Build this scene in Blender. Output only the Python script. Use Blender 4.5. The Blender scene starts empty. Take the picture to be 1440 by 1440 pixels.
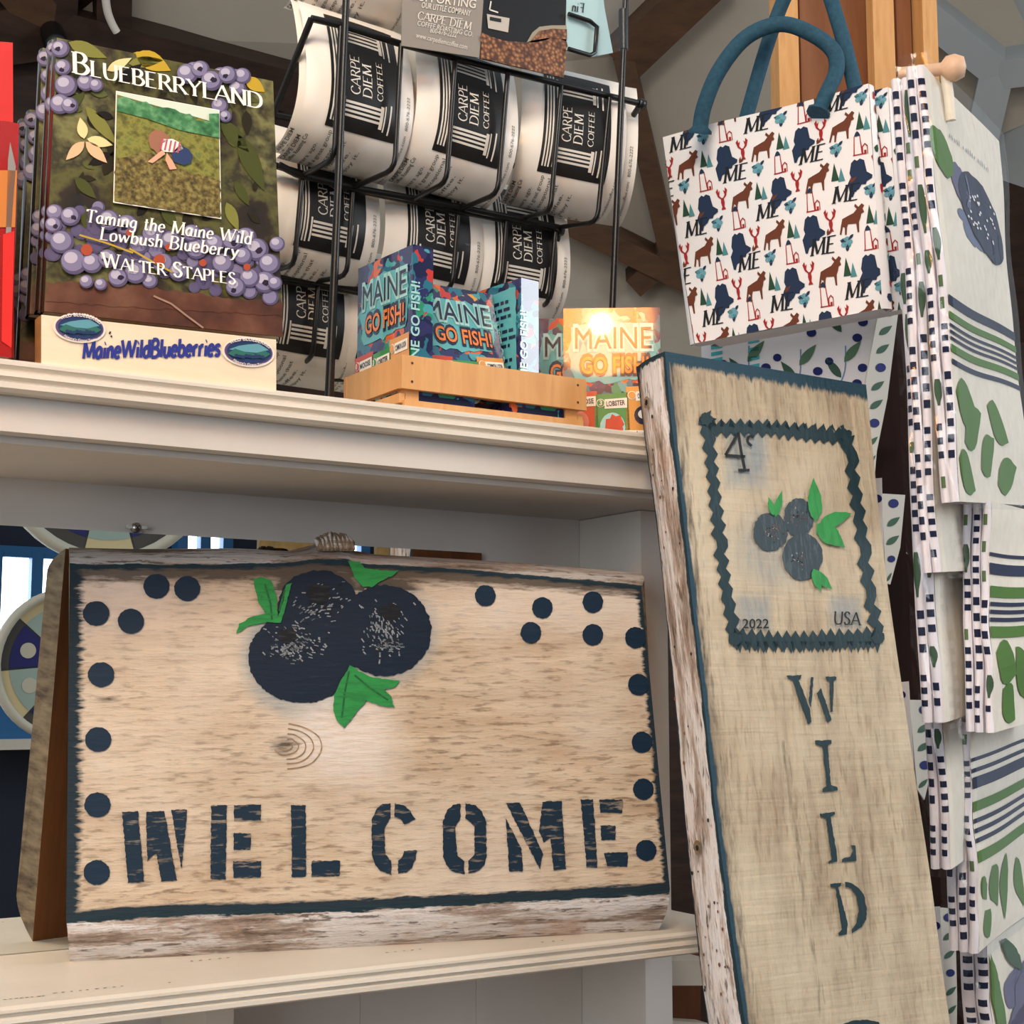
import bpy, math, random
from math import sin, cos, tan, atan, atan2, pi, radians as R, sqrt
from mathutils import Vector as V, Matrix
from mathutils.geometry import tessellate_polygon
random.seed(7)
S = bpy.context.scene
COL = S.collection

# ---------------------------------------------------------------- camera, light, exposure
F, YAW, PIT = 2080.0, R(32.25), math.atan(252 / 2080.0)
CP = V((0, 0, 1.5))
FW = V((sin(YAW) * cos(PIT), cos(YAW) * cos(PIT), sin(PIT)))
RT = V((cos(YAW), -sin(YAW), 0))
UP = RT.cross(FW)
cd = bpy.data.cameras.new('camera'); cam = bpy.data.objects.new('camera', cd); COL.objects.link(cam)
cam.location = CP; cam.rotation_euler = (pi / 2 + PIT, 0, -YAW)
cd.sensor_fit = 'HORIZONTAL'; cd.sensor_width = 36; cd.lens = F / 1440 * 36; cd.clip_start = .01
S.camera = cam
S.view_settings.view_transform = 'Standard'; S.view_settings.look = 'None'
S.view_settings.exposure = 0.54; S.view_settings.gamma = 1; S.view_settings.use_curve_mapping = False
W = bpy.data.worlds.new('world'); S.world = W; W.use_nodes = True
bg = W.node_tree.nodes['Background']; bg.inputs[0].default_value = (.86, .93, 1, 1); bg.inputs[1].default_value = .35
def area(name, loc, target, size, power, color):
    l = bpy.data.lights.new(name, 'AREA'); l.energy = power; l.color = color; l.shape = 'RECTANGLE'
    l.size, l.size_y = size
    o = bpy.data.objects.new(name, l); COL.objects.link(o); o.location = loc
    o.rotation_euler = (V(target) - V(loc)).to_track_quat('-Z', 'Y').to_euler(); return o
area('daylight_left', (-2.2, -1.2, 2.0), (.7, 1.1, 1.45), (1.6, 1.4), 31, (.92, .96, 1))
area('warm_lamps_overhead', (-.5, -.5, 3.2), (.35, 1.1, 1.6), (.7, .7), 26, (1, .86, .68))
area('daylight_right', (3.2, -.6, 2.6), (1.2, 1.3, 1.4), (1.2, 1.2), 32, (.9, .95, 1))

# ---------------------------------------------------------------- pixel rays (photo frame 1440 x 1440)
def ray(px, py): return FW + RT * ((px - 720) / F) - UP * ((py - 720) / F)
def pY(px, py, Y): d = ray(px, py); return CP + d * (Y / d.y)
def pZ(px, py, z): d = ray(px, py); return CP + d * ((z - CP.z) / d.z)
def pD(px, py, t): return CP + ray(px, py) * t
class Pl:                                    # a plane: origin, in-plane right ex, in-plane up ey, normal n towards the viewer
    def __init__(s, o, ex, ey):
        s.o = V(o); s.ex = V(ex).normalized(); ey = V(ey); ey -= s.ex * ey.dot(s.ex); s.ey = ey.normalized()
        s.n = s.ex.cross(s.ey)
    def p(s, px, py, off=0):
        d = ray(px, py); t = (s.o - CP).dot(s.n) / d.dot(s.n); return CP + d * t + s.n * off
    def M(s, o=None):
        m = Matrix.Identity(4)
        for i, c in enumerate((s.ex, s.ey, s.n)):
            for j in range(3): m[j][i] = c[j]
        m.translation = s.o if o is None else o; return m
    def uv(s, p): q = p - s.o; return q.dot(s.ex), q.dot(s.ey)
    def at(s, u, v, off=0): return s.o + s.ex * u + s.ey * v + s.n * off
    def shift(s, d): return Pl(s.o + s.n * d, s.ex, s.ey)
def plane_yaw(o, yaw, lean):                 # yaw: degrees the right end comes nearer; lean: degrees the top goes back
    a, l = R(yaw), R(lean); ex = V((cos(a), -sin(a), 0)); b = V((sin(a), cos(a), 0))
    return Pl(o, ex, V((0, 0, 1)) * cos(l) + b * sin(l))

# ---------------------------------------------------------------- materials
def lin(c):
    if isinstance(c, str): c = [int(c[i:i + 2], 16) / 255 for i in (0, 2, 4)]
    return tuple(x / 12.92 if x <= .04045 else ((x + .055) / 1.055) ** 2.4 for x in c[:3]) + (1,)
MATS = {}
class NT:
    def __init__(s, name):
        s.m = bpy.data.materials.new(name); s.m.use_nodes = True; s.t = s.m.node_tree
        s.b = s.t.nodes['Principled BSDF']; MATS[name] = s.m
    def n(s, typ, **k):
        x = s.t.nodes.new(typ)
        for a, v in k.items(): setattr(x, a, v)
        return x
    def l(s, a, b): s.t.links.new(a, b)
    def co(s, scale=(1, 1, 1), kind='Object'):
        c = s.n('ShaderNodeTexCoord'); m = s.n('ShaderNodeMapping'); m.inputs['Scale'].default_value = scale
        s.l(c.outputs[kind], m.inputs[0]); return m.outputs[0]
    def noise(s, scale, sc=1, det=4, rough=.6):
        x = s.n('ShaderNodeTexNoise'); x.inputs['Scale'].default_value = sc; x.inputs['Detail'].default_value = det
        x.inputs['Roughness'].default_value = rough; s.l(s.co(scale), x.inputs['Vector']); return x.outputs[0]
    def ramp(s, f, stops, const=False):
        x = s.n('ShaderNodeValToRGB'); e = x.color_ramp.elements
        while len(e) < len(stops): e.new(.5)
        for i, (p, c) in enumerate(stops): e[i].position = p; e[i].color = lin(c) if not isinstance(c, (int, float)) else (c, c, c, 1)
        if const: x.color_ramp.interpolation = 'CONSTANT'
        s.l(f, x.inputs[0]); return x.outputs[0]
    def mix(s, f, a, b):
        x = s.n('ShaderNodeMix', data_type='RGBA')
        for sock, v in ((x.inputs[0], f), (x.inputs[6], a), (x.inputs[7], b)):
            if isinstance(v, bpy.types.NodeSocket): s.l(v, sock)
            elif isinstance(v, (int, float)): sock.default_value = v
            else: sock.default_value = lin(v)
        return x.outputs[2]
    def math(s, op, a, b=0, clamp=False):
        x = s.n('ShaderNodeMath', operation=op, use_clamp=clamp)
        for i, v in enumerate((a, b)):
            if isinstance(v, bpy.types.NodeSocket): s.l(v, x.inputs[i])
            else: x.inputs[i].default_value = v
        return x.outputs[0]
    def attr(s, name): x = s.n('ShaderNodeAttribute', attribute_name=name); return x.outputs['Fac']
    def col(s, c):
        if isinstance(c, bpy.types.NodeSocket): s.l(c, s.b.inputs['Base Color'])
        else: s.b.inputs['Base Color'].default_value = lin(c)
    def set(s, **k):
        for a, v in k.items(): s.b.inputs[a.replace('_', ' ')].default_value = v
        return s
    def bump(s, h, st=.3, d=.002):
        x = s.n('ShaderNodeBump'); x.inputs['Strength'].default_value = st; x.inputs['Distance'].default_value = d
        s.l(h, x.inputs['Height']); s.l(x.outputs[0], s.b.inputs['Normal'])
def flat(name, c, rough=.6, metal=0, coat=0, spec=.5):
    m = NT(name); m.col(c); m.set(Roughness=rough, Metallic=metal, Coat_Weight=coat, Specular_IOR_Level=spec); return name
def mottled(name, stops, scale, rough=.6, sc=1, det=4, bump=0, coat=0):
    m = NT(name); f = m.noise(scale, sc, det); m.col(m.ramp(f, stops)); m.set(Roughness=rough, Coat_Weight=coat)
    if bump: m.bump(f, bump)
    return name
def emit(name, c, st):
    m = NT(name); m.col((0, 0, 0)); m.b.inputs['Emission Color'].default_value = lin(c); m.set(Emission_Strength=st); return name

# ---------------------------------------------------------------- mesh builder
class MB:
    def __init__(s): s.v = []; s.f = []; s.fm = []; s.sm = []; s.at = {}
    def add(s, vs, fs, mat, smooth=False):
        b = len(s.v); s.v += [V(p) for p in vs]
        for f in fs: s.f.append([b + i for i in f]); s.fm.append(mat); s.sm.append(smooth)
        return b
    def poly(s, pts, mat):
        pts = [V(p) for p in pts]
        s.add(pts, [(0, 1, 2)] if len(pts) == 3 else [tuple(t) for t in tessellate_polygon([pts])], mat)
    def box(s, o, a, b, c, mat):             # corner + three edge vectors
        o, a, b, c = V(o), V(a), V(b), V(c)
        s.add([o, o + a, o + a + b, o + b, o + c, o + a + c, o + a + b + c, o + b + c],
              [(0, 3, 2, 1), (4, 5, 6, 7), (0, 1, 5, 4), (1, 2, 6, 5), (2, 3, 7, 6), (3, 0, 4, 7)], mat)
    def abox(s, x0, x1, y0, y1, z0, z1, mat): s.box((x0, y0, z0), (x1 - x0, 0, 0), (0, y1 - y0, 0), (0, 0, z1 - z0), mat)
    def prism(s, pts, off, mat, matside=None):
        pts = [V(p) for p in pts]; off = V(off); n = len(pts); q = [p + off for p in pts]
        tri = [tuple(t) for t in tessellate_polygon([pts])]
        s.add(pts, tri, mat); s.add(q, [t[::-1] for t in tri], matside or mat)
        s.add(pts + q, [(i, (i + 1) % n, n + (i + 1) % n, n + i) for i in range(n)], matside or mat)
    def tube(s, path, r, mat, n=8, caps=True):
        path = [V(p) for p in path]; rings = []; prev = None
        for i, p in enumerate(path):
            t = (path[min(i + 1, len(path) - 1)] - path[max(i - 1, 0)]).normalized()
            a = V((0, 0, 1)) if prev is None else prev
            a = a - t * a.dot(t)
            if a.length < 1e-3: a = t.orthogonal()
            a.normalize(); prev = a; b = t.cross(a); rr = r[i] if isinstance(r, (list, tuple)) else r
            rings.append([p + a * (rr * cos(2 * pi * k / n)) + b * (rr * sin(2 * pi * k / n)) for k in range(n)])
        vs = [q for g in rings for q in g]; m = len(path)
        fs = [(i * n + k, i * n + (k + 1) % n, (i + 1) * n + (k + 1) % n, (i + 1) * n + k) for i in range(m - 1) for k in range(n)]
        s.add(vs, fs, mat, True)
        if caps: s.add(rings[0], [tuple(range(n))[::-1]], mat); s.add(rings[-1], [tuple(range(n))], mat)
    def grid(s, fn, nu, nv, mat, smooth=True, attrs=None):
        vs = [fn(i / nu, j / nv) for j in range(nv + 1) for i in range(nu + 1)]
        fs = [(j * (nu + 1) + i, j * (nu + 1) + i + 1, (j + 1) * (nu + 1) + i + 1, (j + 1) * (nu + 1) + i) for j in range(nv) for i in range(nu)]
        b = s.add(vs, fs, mat, smooth)
        for a, g in (attrs or {}).items():
            d = s.at.setdefault(a, {})
            for j in range(nv + 1):
                for i in range(nu + 1): d[b + j * (nu + 1) + i] = g(i / nu, j / nv)
    def lathe(s, o, ax, prof, mat, n=20):    # profile (radius, height) about axis ax
        ax = V(ax).normalized(); a = ax.orthogonal().normalized(); b = ax.cross(a)
        vs = [V(o) + ax * h + a * (r * cos(2 * pi * k / n)) + b * (r * sin(2 * pi * k / n)) for r, h in prof for k in range(n)]
        fs = [(i * n + k, i * n + (k + 1) % n, (i + 1) * n + (k + 1) % n, (i + 1) * n + k) for i in range(len(prof) - 1) for k in range(n)]
        s.add(vs, fs, mat, True)
    def build(s, name, parent=None, M=None, kind=None):
        M = M or Matrix.Translation(s.v[0]); Mi = M.inverted()
        me = bpy.data.meshes.new(name); me.from_pydata([Mi @ p for p in s.v], [], s.f)
        names = list(dict.fromkeys(s.fm))
        for n in names: me.materials.append(MATS[n])
        ix = {n: i for i, n in enumerate(names)}
        me.polygons.foreach_set('material_index', [ix[m] for m in s.fm])
        me.polygons.foreach_set('use_smooth', s.sm)
        for a, d in s.at.items():
            t = me.attributes.new(a, 'FLOAT', 'POINT')
            t.data.foreach_set('value', [d.get(i, 0.) for i in range(len(s.v))])
        o = bpy.data.objects.new(name, me); COL.objects.link(o)
        if parent is not None:
            o.parent = parent; o.matrix_basis = WM[parent.name].inverted() @ M
        else: o.matrix_basis = M
        WM[o.name] = M.copy()
        if kind: o['kind'] = kind
        return o
WM = {}
def tag(o, label, cat, group=None):
    o['label'] = label; o['category'] = cat
    if group: o['group'] = group
    return o
def thing(name, label, cat, M, group=None):
    o = bpy.data.objects.new(name, None); COL.objects.link(o); o.empty_display_size = .02
    if not isinstance(M, Matrix): M = Matrix.Translation(V(M))
    o.matrix_basis = M; WM[o.name] = M.copy(); return tag(o, label, cat, group)
def dup(o, M, label, group=None):            # a copied thing with copies of its parts and sub-parts
    def rec(src, par):
        c = src.copy(); COL.objects.link(c); c.parent = par
        for ch in src.children: rec(ch, c)
        return c
    c = rec(o, None); c.matrix_basis = M; WM[c.name] = M.copy(); c['label'] = label
    if group: c['group'] = group
    return c

# ---------------------------------------------------------------- flat art helpers (2-D in, mapped onto a surface by fm(x, y, layer))
LAY = .00035
def circ(x, y, rx, ry=None, n=20, a0=0, rot=0):
    ry = ry or rx; out = []
    for k in range(n):
        t = 2 * pi * k / n + a0; u, v = rx * cos(t), ry * sin(t)
        out.append((x + u * cos(rot) - v * sin(rot), y + u * sin(rot) + v * cos(rot)))
    return out
def rag(pts, amp, step):
    out = []
    for i, a in enumerate(pts):
        b = pts[(i + 1) % len(pts)]; L = math.hypot(b[0] - a[0], b[1] - a[1]); n = max(1, int(L / step))
        for k in range(n):
            t = k / n; out.append((a[0] + (b[0] - a[0]) * t + random.uniform(-amp, amp), a[1] + (b[1] - a[1]) * t + random.uniform(-amp, amp)))
    return out
def art(mb, fm, pts, mat, layer=1):
    if len(pts) < 3: return
    mb.poly([fm(x, y, layer) for x, y in pts], mat) if len(pts) == 3 else mb.add([fm(x, y, layer) for x, y in pts], [tuple(t) for t in tessellate_polygon([[V((x, y, 0)) for x, y in pts]])], mat)
def line(mb, fm, pts, w, mat, layer=1, w2=None):
    for i in range(len(pts) - 1):
        (x0, y0), (x1, y1) = pts[i], pts[i + 1]; L = math.hypot(x1 - x0, y1 - y0) or 1
        nx, ny = -(y1 - y0) / L * w / 2, (x1 - x0) / L * w / 2
        mb.add([fm(*q, layer) for q in ((x0 + nx, y0 + ny), (x1 + nx, y1 + ny), (x1 - nx, y1 - ny), (x0 - nx, y0 - ny))], [(0, 1, 2, 3)], mat)
def cat(pts, n=5):
    out = []
    for i in range(len(pts) - 1):
        p0, p1, p2, p3 = pts[max(i - 1, 0)], pts[i], pts[i + 1], pts[min(i + 2, len(pts) - 1)]
        for k in range(n):
            t = k / n
            out.append(tuple(.5 * (2 * b + (c - a) * t + (2 * a - 5 * b + 4 * c - d) * t * t + (3 * b - a - 3 * c + d) * t ** 3) for a, b, c, d in zip(p0, p1, p2, p3)))
    return out + [pts[-1]]
def leaf(x0, y0, x1, y1, w, n=7, bend=0):
    L = math.hypot(x1 - x0, y1 - y0); ux, uy = (x1 - x0) / L, (y1 - y0) / L; a, b = [], []
    for k in range(n + 1):
        t = k / n; h = w / 2 * sin(pi * t ** .8); c = bend * sin(pi * t); x, y = x0 + ux * L * t, y0 + uy * L * t
        a.append((x - uy * (c + h), y + ux * (c + h))); b.append((x - uy * (c - h), y + ux * (c - h)))
    return a + b[::-1][1:-1]
# pen-drawn letters: skeleton strokes; 'c' marks a smooth curve
GL = {
 'A': (.8, [(0, 0), (.4, 1)], [(.4, 1), (.8, 0)], [(.15, .34), (.65, .34)]),
 'B': (.66, [(.1, 0), (.1, 1)], 'c', [(.1, 1), (.4, .98), (.53, .78), (.4, .56), (.1, .53)], 'c', [(.1, .53), (.45, .5), (.62, .27), (.45, .03), (.1, 0)]),
 'C': (.76, 'c', [(.7, .78), (.55, .97), (.3, .95), (.1, .68), (.1, .32), (.3, .05), (.55, .03), (.72, .2)]),
 'D': (.8, [(.1, 0), (.1, 1)], 'c', [(.1, .99), (.45, .95), (.7, .72), (.71, .3), (.48, .04), (.1, .01)]),
 'E': (.64, [(.1, 0), (.1, 1)], [(.1, .98), (.55, .98)], [(.1, .53), (.45, .53)], [(.1, .02), (.58, .02)]),
 'F': (.6, [(.1, 0), (.1, 1)], [(.1, .98), (.55, .98)], [(.1, .53), (.45, .53)]),
 'G': (.8, 'c', [(.7, .78), (.55, .97), (.3, .95), (.1, .68), (.1, .32), (.3, .05), (.55, .03), (.7, .15)], [(.7, .1), (.7, .42)], [(.5, .42), (.75, .42)]),
 'H': (.8, [(.1, 0), (.1, 1)], [(.7, 0), (.7, 1)], [(.1, .52), (.7, .52)]),
 'I': (.28, [(.14, 0), (.14, 1)]),
 'L': (.6, [(.1, 0), (.1, 1)], [(.1, .02), (.56, .02)]),
 'M': (.95, [(.1, 0), (.14, 1)], [(.14, 1), (.47, .08)], [(.47, .08), (.8, 1)], [(.8, 1), (.85, 0)]),
 'N': (.82, [(.1, 0), (.1, 1)], [(.1, 1), (.72, .02)], [(.72, .02), (.72, 1)]),
 'O': (.84, 'c', [(.42, .98), (.15, .85), (.07, .5), (.15, .15), (.42, .02), (.69, .15), (.77, .5), (.69, .85), (.42, .98)]),
 'P': (.64, [(.1, 0), (.1, 1)], 'c', [(.1, .98), (.45, .97), (.58, .75), (.45, .5), (.1, .48)]),
 'R': (.72, [(.1, 0), (.1, 1)], 'c', [(.1, .98), (.42, .97), (.55, .75), (.42, .53), (.1, .51)], [(.32, .51), (.7, 0)]),
 'S': (.6, 'c', [(.5, .82), (.38, .97), (.18, .95), (.08, .77), (.2, .58), (.42, .45), (.52, .25), (.4, .05), (.2, .02), (.06, .2)]),
 'T': (.68, [(.34, 0), (.34, 1)], [(.02, .98), (.66, .98)], [(.03, .98), (.03, .84)], [(.65, .98), (.65, .84)]),
 'U': (.8, 'c', [(.1, 1), (.1, .35), (.2, .06), (.4, .01), (.6, .06), (.7, .35), (.7, 1)]),
 'V': (.76, [(.02, 1), (.38, 0)], [(.38, 0), (.74, 1)]),
 'W': (1.1, [(.02, 1), (.3, .02)], [(.3, .02), (.54, .95)], [(.54, .95), (.8, .02)], [(.8, .02), (1.06, 1)]),
 'Y': (.74, [(.02, 1), (.37, .5)], [(.37, .5), (.72, 1)], [(.37, .5), (.37, 0)]),
 'a': (.54, 'c', [(.42, .55), (.25, .62), (.08, .45), (.07, .2), (.2, .02), (.33, .1), (.42, .3)], [(.42, .6), (.42, 0)]),
 'b': (.56, [(.1, 1), (.1, .02)], 'c', [(.1, .45), (.3, .62), (.47, .45), (.46, .15), (.3, .01), (.1, .1)]),
 'd': (.56, [(.44, 1), (.44, 0)], 'c', [(.44, .45), (.27, .62), (.09, .45), (.09, .15), (.25, .01), (.44, .15)]),
 'e': (.5, 'c', [(.08, .33), (.42, .36), (.36, .58), (.22, .62), (.08, .45), (.08, .15), (.24, .01), (.42, .12)]),
 'f': (.36, 'c', [(.38, .92), (.28, 1), (.17, .85), (.16, .5), (.16, 0)], [(.03, .6), (.33, .6)]),
 'g': (.54, 'c', [(.42, .52), (.25, .62), (.08, .42), (.1, .15), (.25, .06), (.42, .2)], 'c', [(.42, .6), (.43, .1), (.38, -.22), (.2, -.3), (.05, -.2)]),
 'h': (.56, [(.1, 1), (.1, 0)], 'c', [(.1, .42), (.28, .62), (.42, .52), (.44, .3), (.44, 0)]),
 'i': (.24, [(.12, .6), (.12, 0)], [(.09, .82), (.15, .86)]),
 'l': (.24, [(.12, 1), (.12, 0)]),
 'm': (.84, [(.1, .6), (.1, 0)], 'c', [(.1, .42), (.26, .62), (.38, .52), (.4, 0)], 'c', [(.4, .42), (.56, .62), (.7, .52), (.72, 0)]),
 'n': (.56, [(.1, .6), (.1, 0)], 'c', [(.1, .42), (.28, .62), (.42, .52), (.44, 0)]),
 'o': (.56, 'c', [(.27, .62), (.09, .5), (.07, .3), (.13, .06), (.28, .01), (.44, .1), (.48, .32), (.42, .54), (.27, .62)]),
 'r': (.42, [(.1, .6), (.1, 0)], 'c', [(.1, .4), (.22, .6), (.36, .58)]),
 's': (.44, 'c', [(.37, .5), (.27, .61), (.1, .55), (.1, .4), (.33, .25), (.34, .08), (.2, .01), (.06, .1)]),
 't': (.36, [(.16, .85), (.16, .05)], [(.03, .6), (.32, .6)], 'c', [(.16, .12), (.2, .02), (.33, .08)]),
 'u': (.56, 'c', [(.1, .6), (.1, .18), (.22, .01), (.36, .08), (.44, .3)], [(.44, .6), (.44, 0)]),
 'w': (.8, [(.04, .6), (.22, .02)], [(.22, .02), (.38, .58)], [(.38, .58), (.57, .02)], [(.57, .02), (.74, .6)]),
 'y': (.54, [(.05, .6), (.27, .05)], 'c', [(.5, .6), (.3, .08), (.18, -.2), (.02, -.24)]),
 ' ': (.35,)}
def pen(txt, thick=.13, thin=.045, serif=True, small=None, slant=0, gap=.06):
    """2-D quads of pen lettering: (verts, faces, width); small = scale of non-initial capitals"""
    vs, fs, x, first = [], [], 0, True
    for ch in txt:
        g = GL.get(ch, GL[' ']); k = 1
        if small and ch != ' ' and not first: k = small
        first = ch == ' '
        curve = False
        for st in g[1:]:
            if st == 'c': curve = True; continue
            p = cat(st, 4) if curve else st
            rows = []
            for i, (a, b) in enumerate(p):
                i0, i1 = max(i - 1, 0), min(i + 1, len(p) - 1)
                dx, dy = p[i1][0] - p[i0][0], p[i1][1] - p[i0][1]; L = math.hypot(dx, dy) or 1
                w = (thin + (thick - thin) * abs(dy) / L) / 2
                if not curve and dx > .15 and dy > .15: w = (thin + .25 * (thick - thin)) / 2
                rows.append(((a - dy / L * w, b + dx / L * w), (a + dy / L * w, b - dx / L * w)))
            base = len(vs)
            for q in rows:
                for (a, b) in q: vs.append((x + (a + b * slant) * k, b * k))
            for i in range(len(rows) - 1): fs.append((base + 2 * i, base + 2 * i + 1, base + 2 * i + 3, base + 2 * i + 2))
            if serif and not curve and abs(st[1][1] - st[0][1]) > .45:
                for (a, b) in st:
                    if b in (0, 1, .6) and not (b == 1 and ch == 'A'):
                        e = .13 if b != .6 else .07; base = len(vs); t = thin * .8 if b == 0 else -thin * .8
                        for q in ((a - e, b), (a + e, b), (a + e, b + t), (a - e, b + t)): vs.append((x + (q[0] + q[1] * slant) * k, q[1] * k))
                        fs.append((base, base + 1, base + 2, base + 3))
            curve = False
        x += (g[0] + gap) * k
    return vs, fs, x
_tc = {}
def sans(txt, bold=0, shear=0):
    key = (txt, bold, shear)
    if key in _tc: return _tc[key]
    c = bpy.data.curves.new('t', 'FONT'); c.body = txt; c.size = 1; c.resolution_u = 3; c.offset = bold; c.shear = shear
    c.fill_mode = 'FRONT'
    o = bpy.data.objects.new('t', c); COL.objects.link(o)
    me = bpy.data.meshes.new_from_object(o, depsgraph=bpy.context.evaluated_depsgraph_get())
    vs = [(v.co.x, v.co.y) for v in me.vertices]; fs = [tuple(p.vertices) for p in me.polygons]
    bpy.data.objects.remove(o); bpy.data.curves.remove(c); bpy.data.meshes.remove(me)
    x0 = min(v[0] for v in vs); w = max(v[0] for v in vs) - x0
    vs = [((v[0] - x0) / .69, v[1] / .69) for v in vs]
    _tc[key] = (vs, fs, w / .69); return _tc[key]
def put(mb, fm, T, p0, p1, h, mat, layer=2, up=None, flip=False):
    """lay text T so that its baseline runs p0 -> p1 and its capitals stand h tall (2-D art units, y down)"""
    vs, fs, w = T; dx, dy = (p1[0] - p0[0]) / w, (p1[1] - p0[1]) / w
    L = math.hypot(p1[0] - p0[0], p1[1] - p0[1])
    ux, uy = up if up else ((p1[1] - p0[1]) / L, -(p1[0] - p0[0]) / L)
    pts = []
    for i, (x, y) in enumerate(vs):
        if flip: x = w - x
        pts.append(fm(p0[0] + dx * x + ux * h * y, p0[1] + dy * x + uy * h * y, layer + ((i // 2 % 9) * .05 if len(fs[0]) == 4 else 0)))
    mb.add(pts, fs, mat)
def clip(pts, x0, y0, x1, y1):
    for ax, lim, sg in ((0, x0, 1), (0, x1, -1), (1, y0, 1), (1, y1, -1)):
        out = []
        for i, a in enumerate(pts):
            b = pts[(i + 1) % len(pts)]; da, db = (a[ax] - lim) * sg, (b[ax] - lim) * sg
            if da >= 0: out.append(a)
            if da * db < 0: t = da / (da - db); out.append((a[0] + (b[0] - a[0]) * t, a[1] + (b[1] - a[1]) * t))
        pts = out
        if len(pts) < 3: return []
    return pts
def pmap(P): return lambda x, y, l=1: P.p(x, y, LAY * l)

# ---------------------------------------------------------------- materials of the place
def painted(name, c, c2, rough=.45):
    m = NT(name); f = m.noise((1, 1, 1), 9, 6); m.col(m.mix(m.ramp(f, [(.3, 0), (.75, 1)]), c, c2)); m.set(Roughness=rough)
    m.bump(m.noise((1, 1, 1), 60, 3), .12, .001); return name
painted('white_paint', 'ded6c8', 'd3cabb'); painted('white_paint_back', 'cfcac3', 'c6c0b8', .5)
flat('wheel_dark0', '5c5148', .7); flat('black_wire', '0d0c0c', .35); flat('steel', 'b5b2ac', .3, 1); flat('ink', '17161a', .6); flat('chalk', 'e9e4da', .6)
m = NT('mirror_glass'); m.col('e8ecea'); m.set(Metallic=1, Roughness=.0)
mottled('dark_beam', [(.3, '22150f'), (.6, '3a251a'), (.8, '4a3122')], (6, 6, 30), .6)
mottled('brown_beam', [(.3, '46301f'), (.6, '5c3f29'), (.8, '684a32')], (8, 8, 30), .6)
mottled('dome_panel', [(.3, 'b3aa9b'), (.7, 'bbb2a3')], (1, 1, 1), .85, 3)
mottled('dome_panel_cool', [(.3, 'a2a9ab'), (.7, 'adb3b4')], (1, 1, 1), .85, 3)
mottled('floor_wood', [(.3, '6a5540'), (.7, '857058')], (2, 20, 1), .6)
mottled('pine', [(.3, 'c98f52'), (.55, 'd9a468'), (.8, 'b97c42')], (40, 40, 5), .5)
mottled('walnut_post', [(.3, '7a4a2c'), (.55, '8d5a38'), (.8, '9a6844')], (40, 40, 4), .45)
mottled('peg_wood', [(.3, 'd0a888'), (.7, 'dfbd9e')], (60, 60, 60), .5)
emit('window_light', 'eef4ff', 5.0)

# ---------------------------------------------------------------- room: floor, dome panels, struts
mb = MB(); mb.abox(-4, 6, -4, 7, -.05, 0, 'floor_wood'); mb.build('floor', kind='structure')
SC, SR = V((.8, .8, .4)), 4.6
def sph(px, py, r=0):
    d = ray(px, py).normalized(); o = CP - SC; b = o.dot(d); return CP + d * (-b + sqrt(b * b - o.dot(o) + (SR + r) ** 2))
mb = MB()
def panel(pts, mat, r=.1):
    q = [sph(x, y, r) for x, y in pts]; c = sum(q, V()) / len(q); mb.prism(q, (c - SC).normalized() * .04, mat)
for pts, mt in (([(940, 360), (1185, 260), (1330, 260), (1330, 520), (1000, 520)], 'dome_panel'),
                ([(-500, 100), (70, 37), (120, -330), (-300, -500)], 'dark_beam'),
                ([(-500, 100), (70, 37), (165, 60), (420, 120), (520, 420), (-200, 700)], 'dark_beam'),
                ([(70, 37), (120, -330), (190, -20), (170, 52)], 'dark_beam'),
                ([(170, 52), (160, -330), (700, -330), (990, -40), (876, 78), (420, 125)], 'dome_panel'),
                ([(420, 125), (876, 78), (947, 380), (780, 330), (520, 420)], 'dome_panel'),
                ([(876, 78), (990, -40), (1260, -330), (1500, 150), (947, 380)], 'dome_panel'),
                ([(1260, -330), (1900, -330), (1900, 110), (1405, 95), (1290, 20)], 'dome_panel_cool'),
                ([(1290, 20), (1405, 95), (1370, 240), (1300, 500), (1180, 500), (1150, 260)], 'dome_panel_cool'),
                ([(1405, 95), (1900, 110), (1900, 420), (1370, 240)], 'dome_panel_cool'),
                ([(520, 420), (780, 330), (947, 380), (1000, 420), (1000, 560), (520, 620)], 'dome_panel'),
                ([(1370, 240), (1900, 420), (1900, 1700), (1300, 1700), (1300, 500)], 'dark_beam'),
                ([(-200, 700), (520, 420), (520, 620), (1000, 560), (947, 380), (1300, 500), (1300, 1900), (-300, 1900)], 'dark_beam')):
    panel(pts, mt, .1)
mb.build('ceiling', kind='structure')
nst = 0
def strut(a, b, w, mat='dark_beam'):
    global nst; nst += 1
    p, q = sph(*a), sph(*b); ax = (q - p).normalized(); n = ((p + q) / 2 - SC).normalized(); t = ax.cross(n).normalized(); n = t.cross(ax)
    mb = MB(); mb.box(p - t * w / 2 - n * .05, ax * (q - p).length, t * w, n * .14, mat); mb.build('trim_%d' % nst, kind='structure')
for a, b, w, mt in (((70, 37), (-500, 110), .16, 'dark_beam'), ((70, 37), (85, -330), .14, 'dark_beam'), ((70, 37), (-300, -420), .12, 'brown_beam'),
                 ((70, 37), (430, 128), .13, 'dark_beam'), ((158, 50), (160, -250), .1, 'dark_beam'), ((874, 86), (1010, -45), .13, 'brown_beam'), ((876, 75), (948, 385), .065, 'brown_beam'), 
                 ((780, 300), (1000, 408), .075, 'brown_beam'), ((948, 350), (890, 400), .075, 'brown_beam'), ((1290, 5), (1405, 98), .09, 'dome_panel_cool'),
                 ((1405, 98), (1900, 40), .09, 'dome_panel_cool'), ((1402, 98), (1365, 260), .1, 'dome_panel_cool'), ((1100, -200), (1500, -90), .12, 'dome_panel')):
    strut(a, b, w, mt)
o = thing('strut_hub', 'dark round hub where the wooden ceiling struts meet', 'hub', sph(70, 37))
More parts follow.
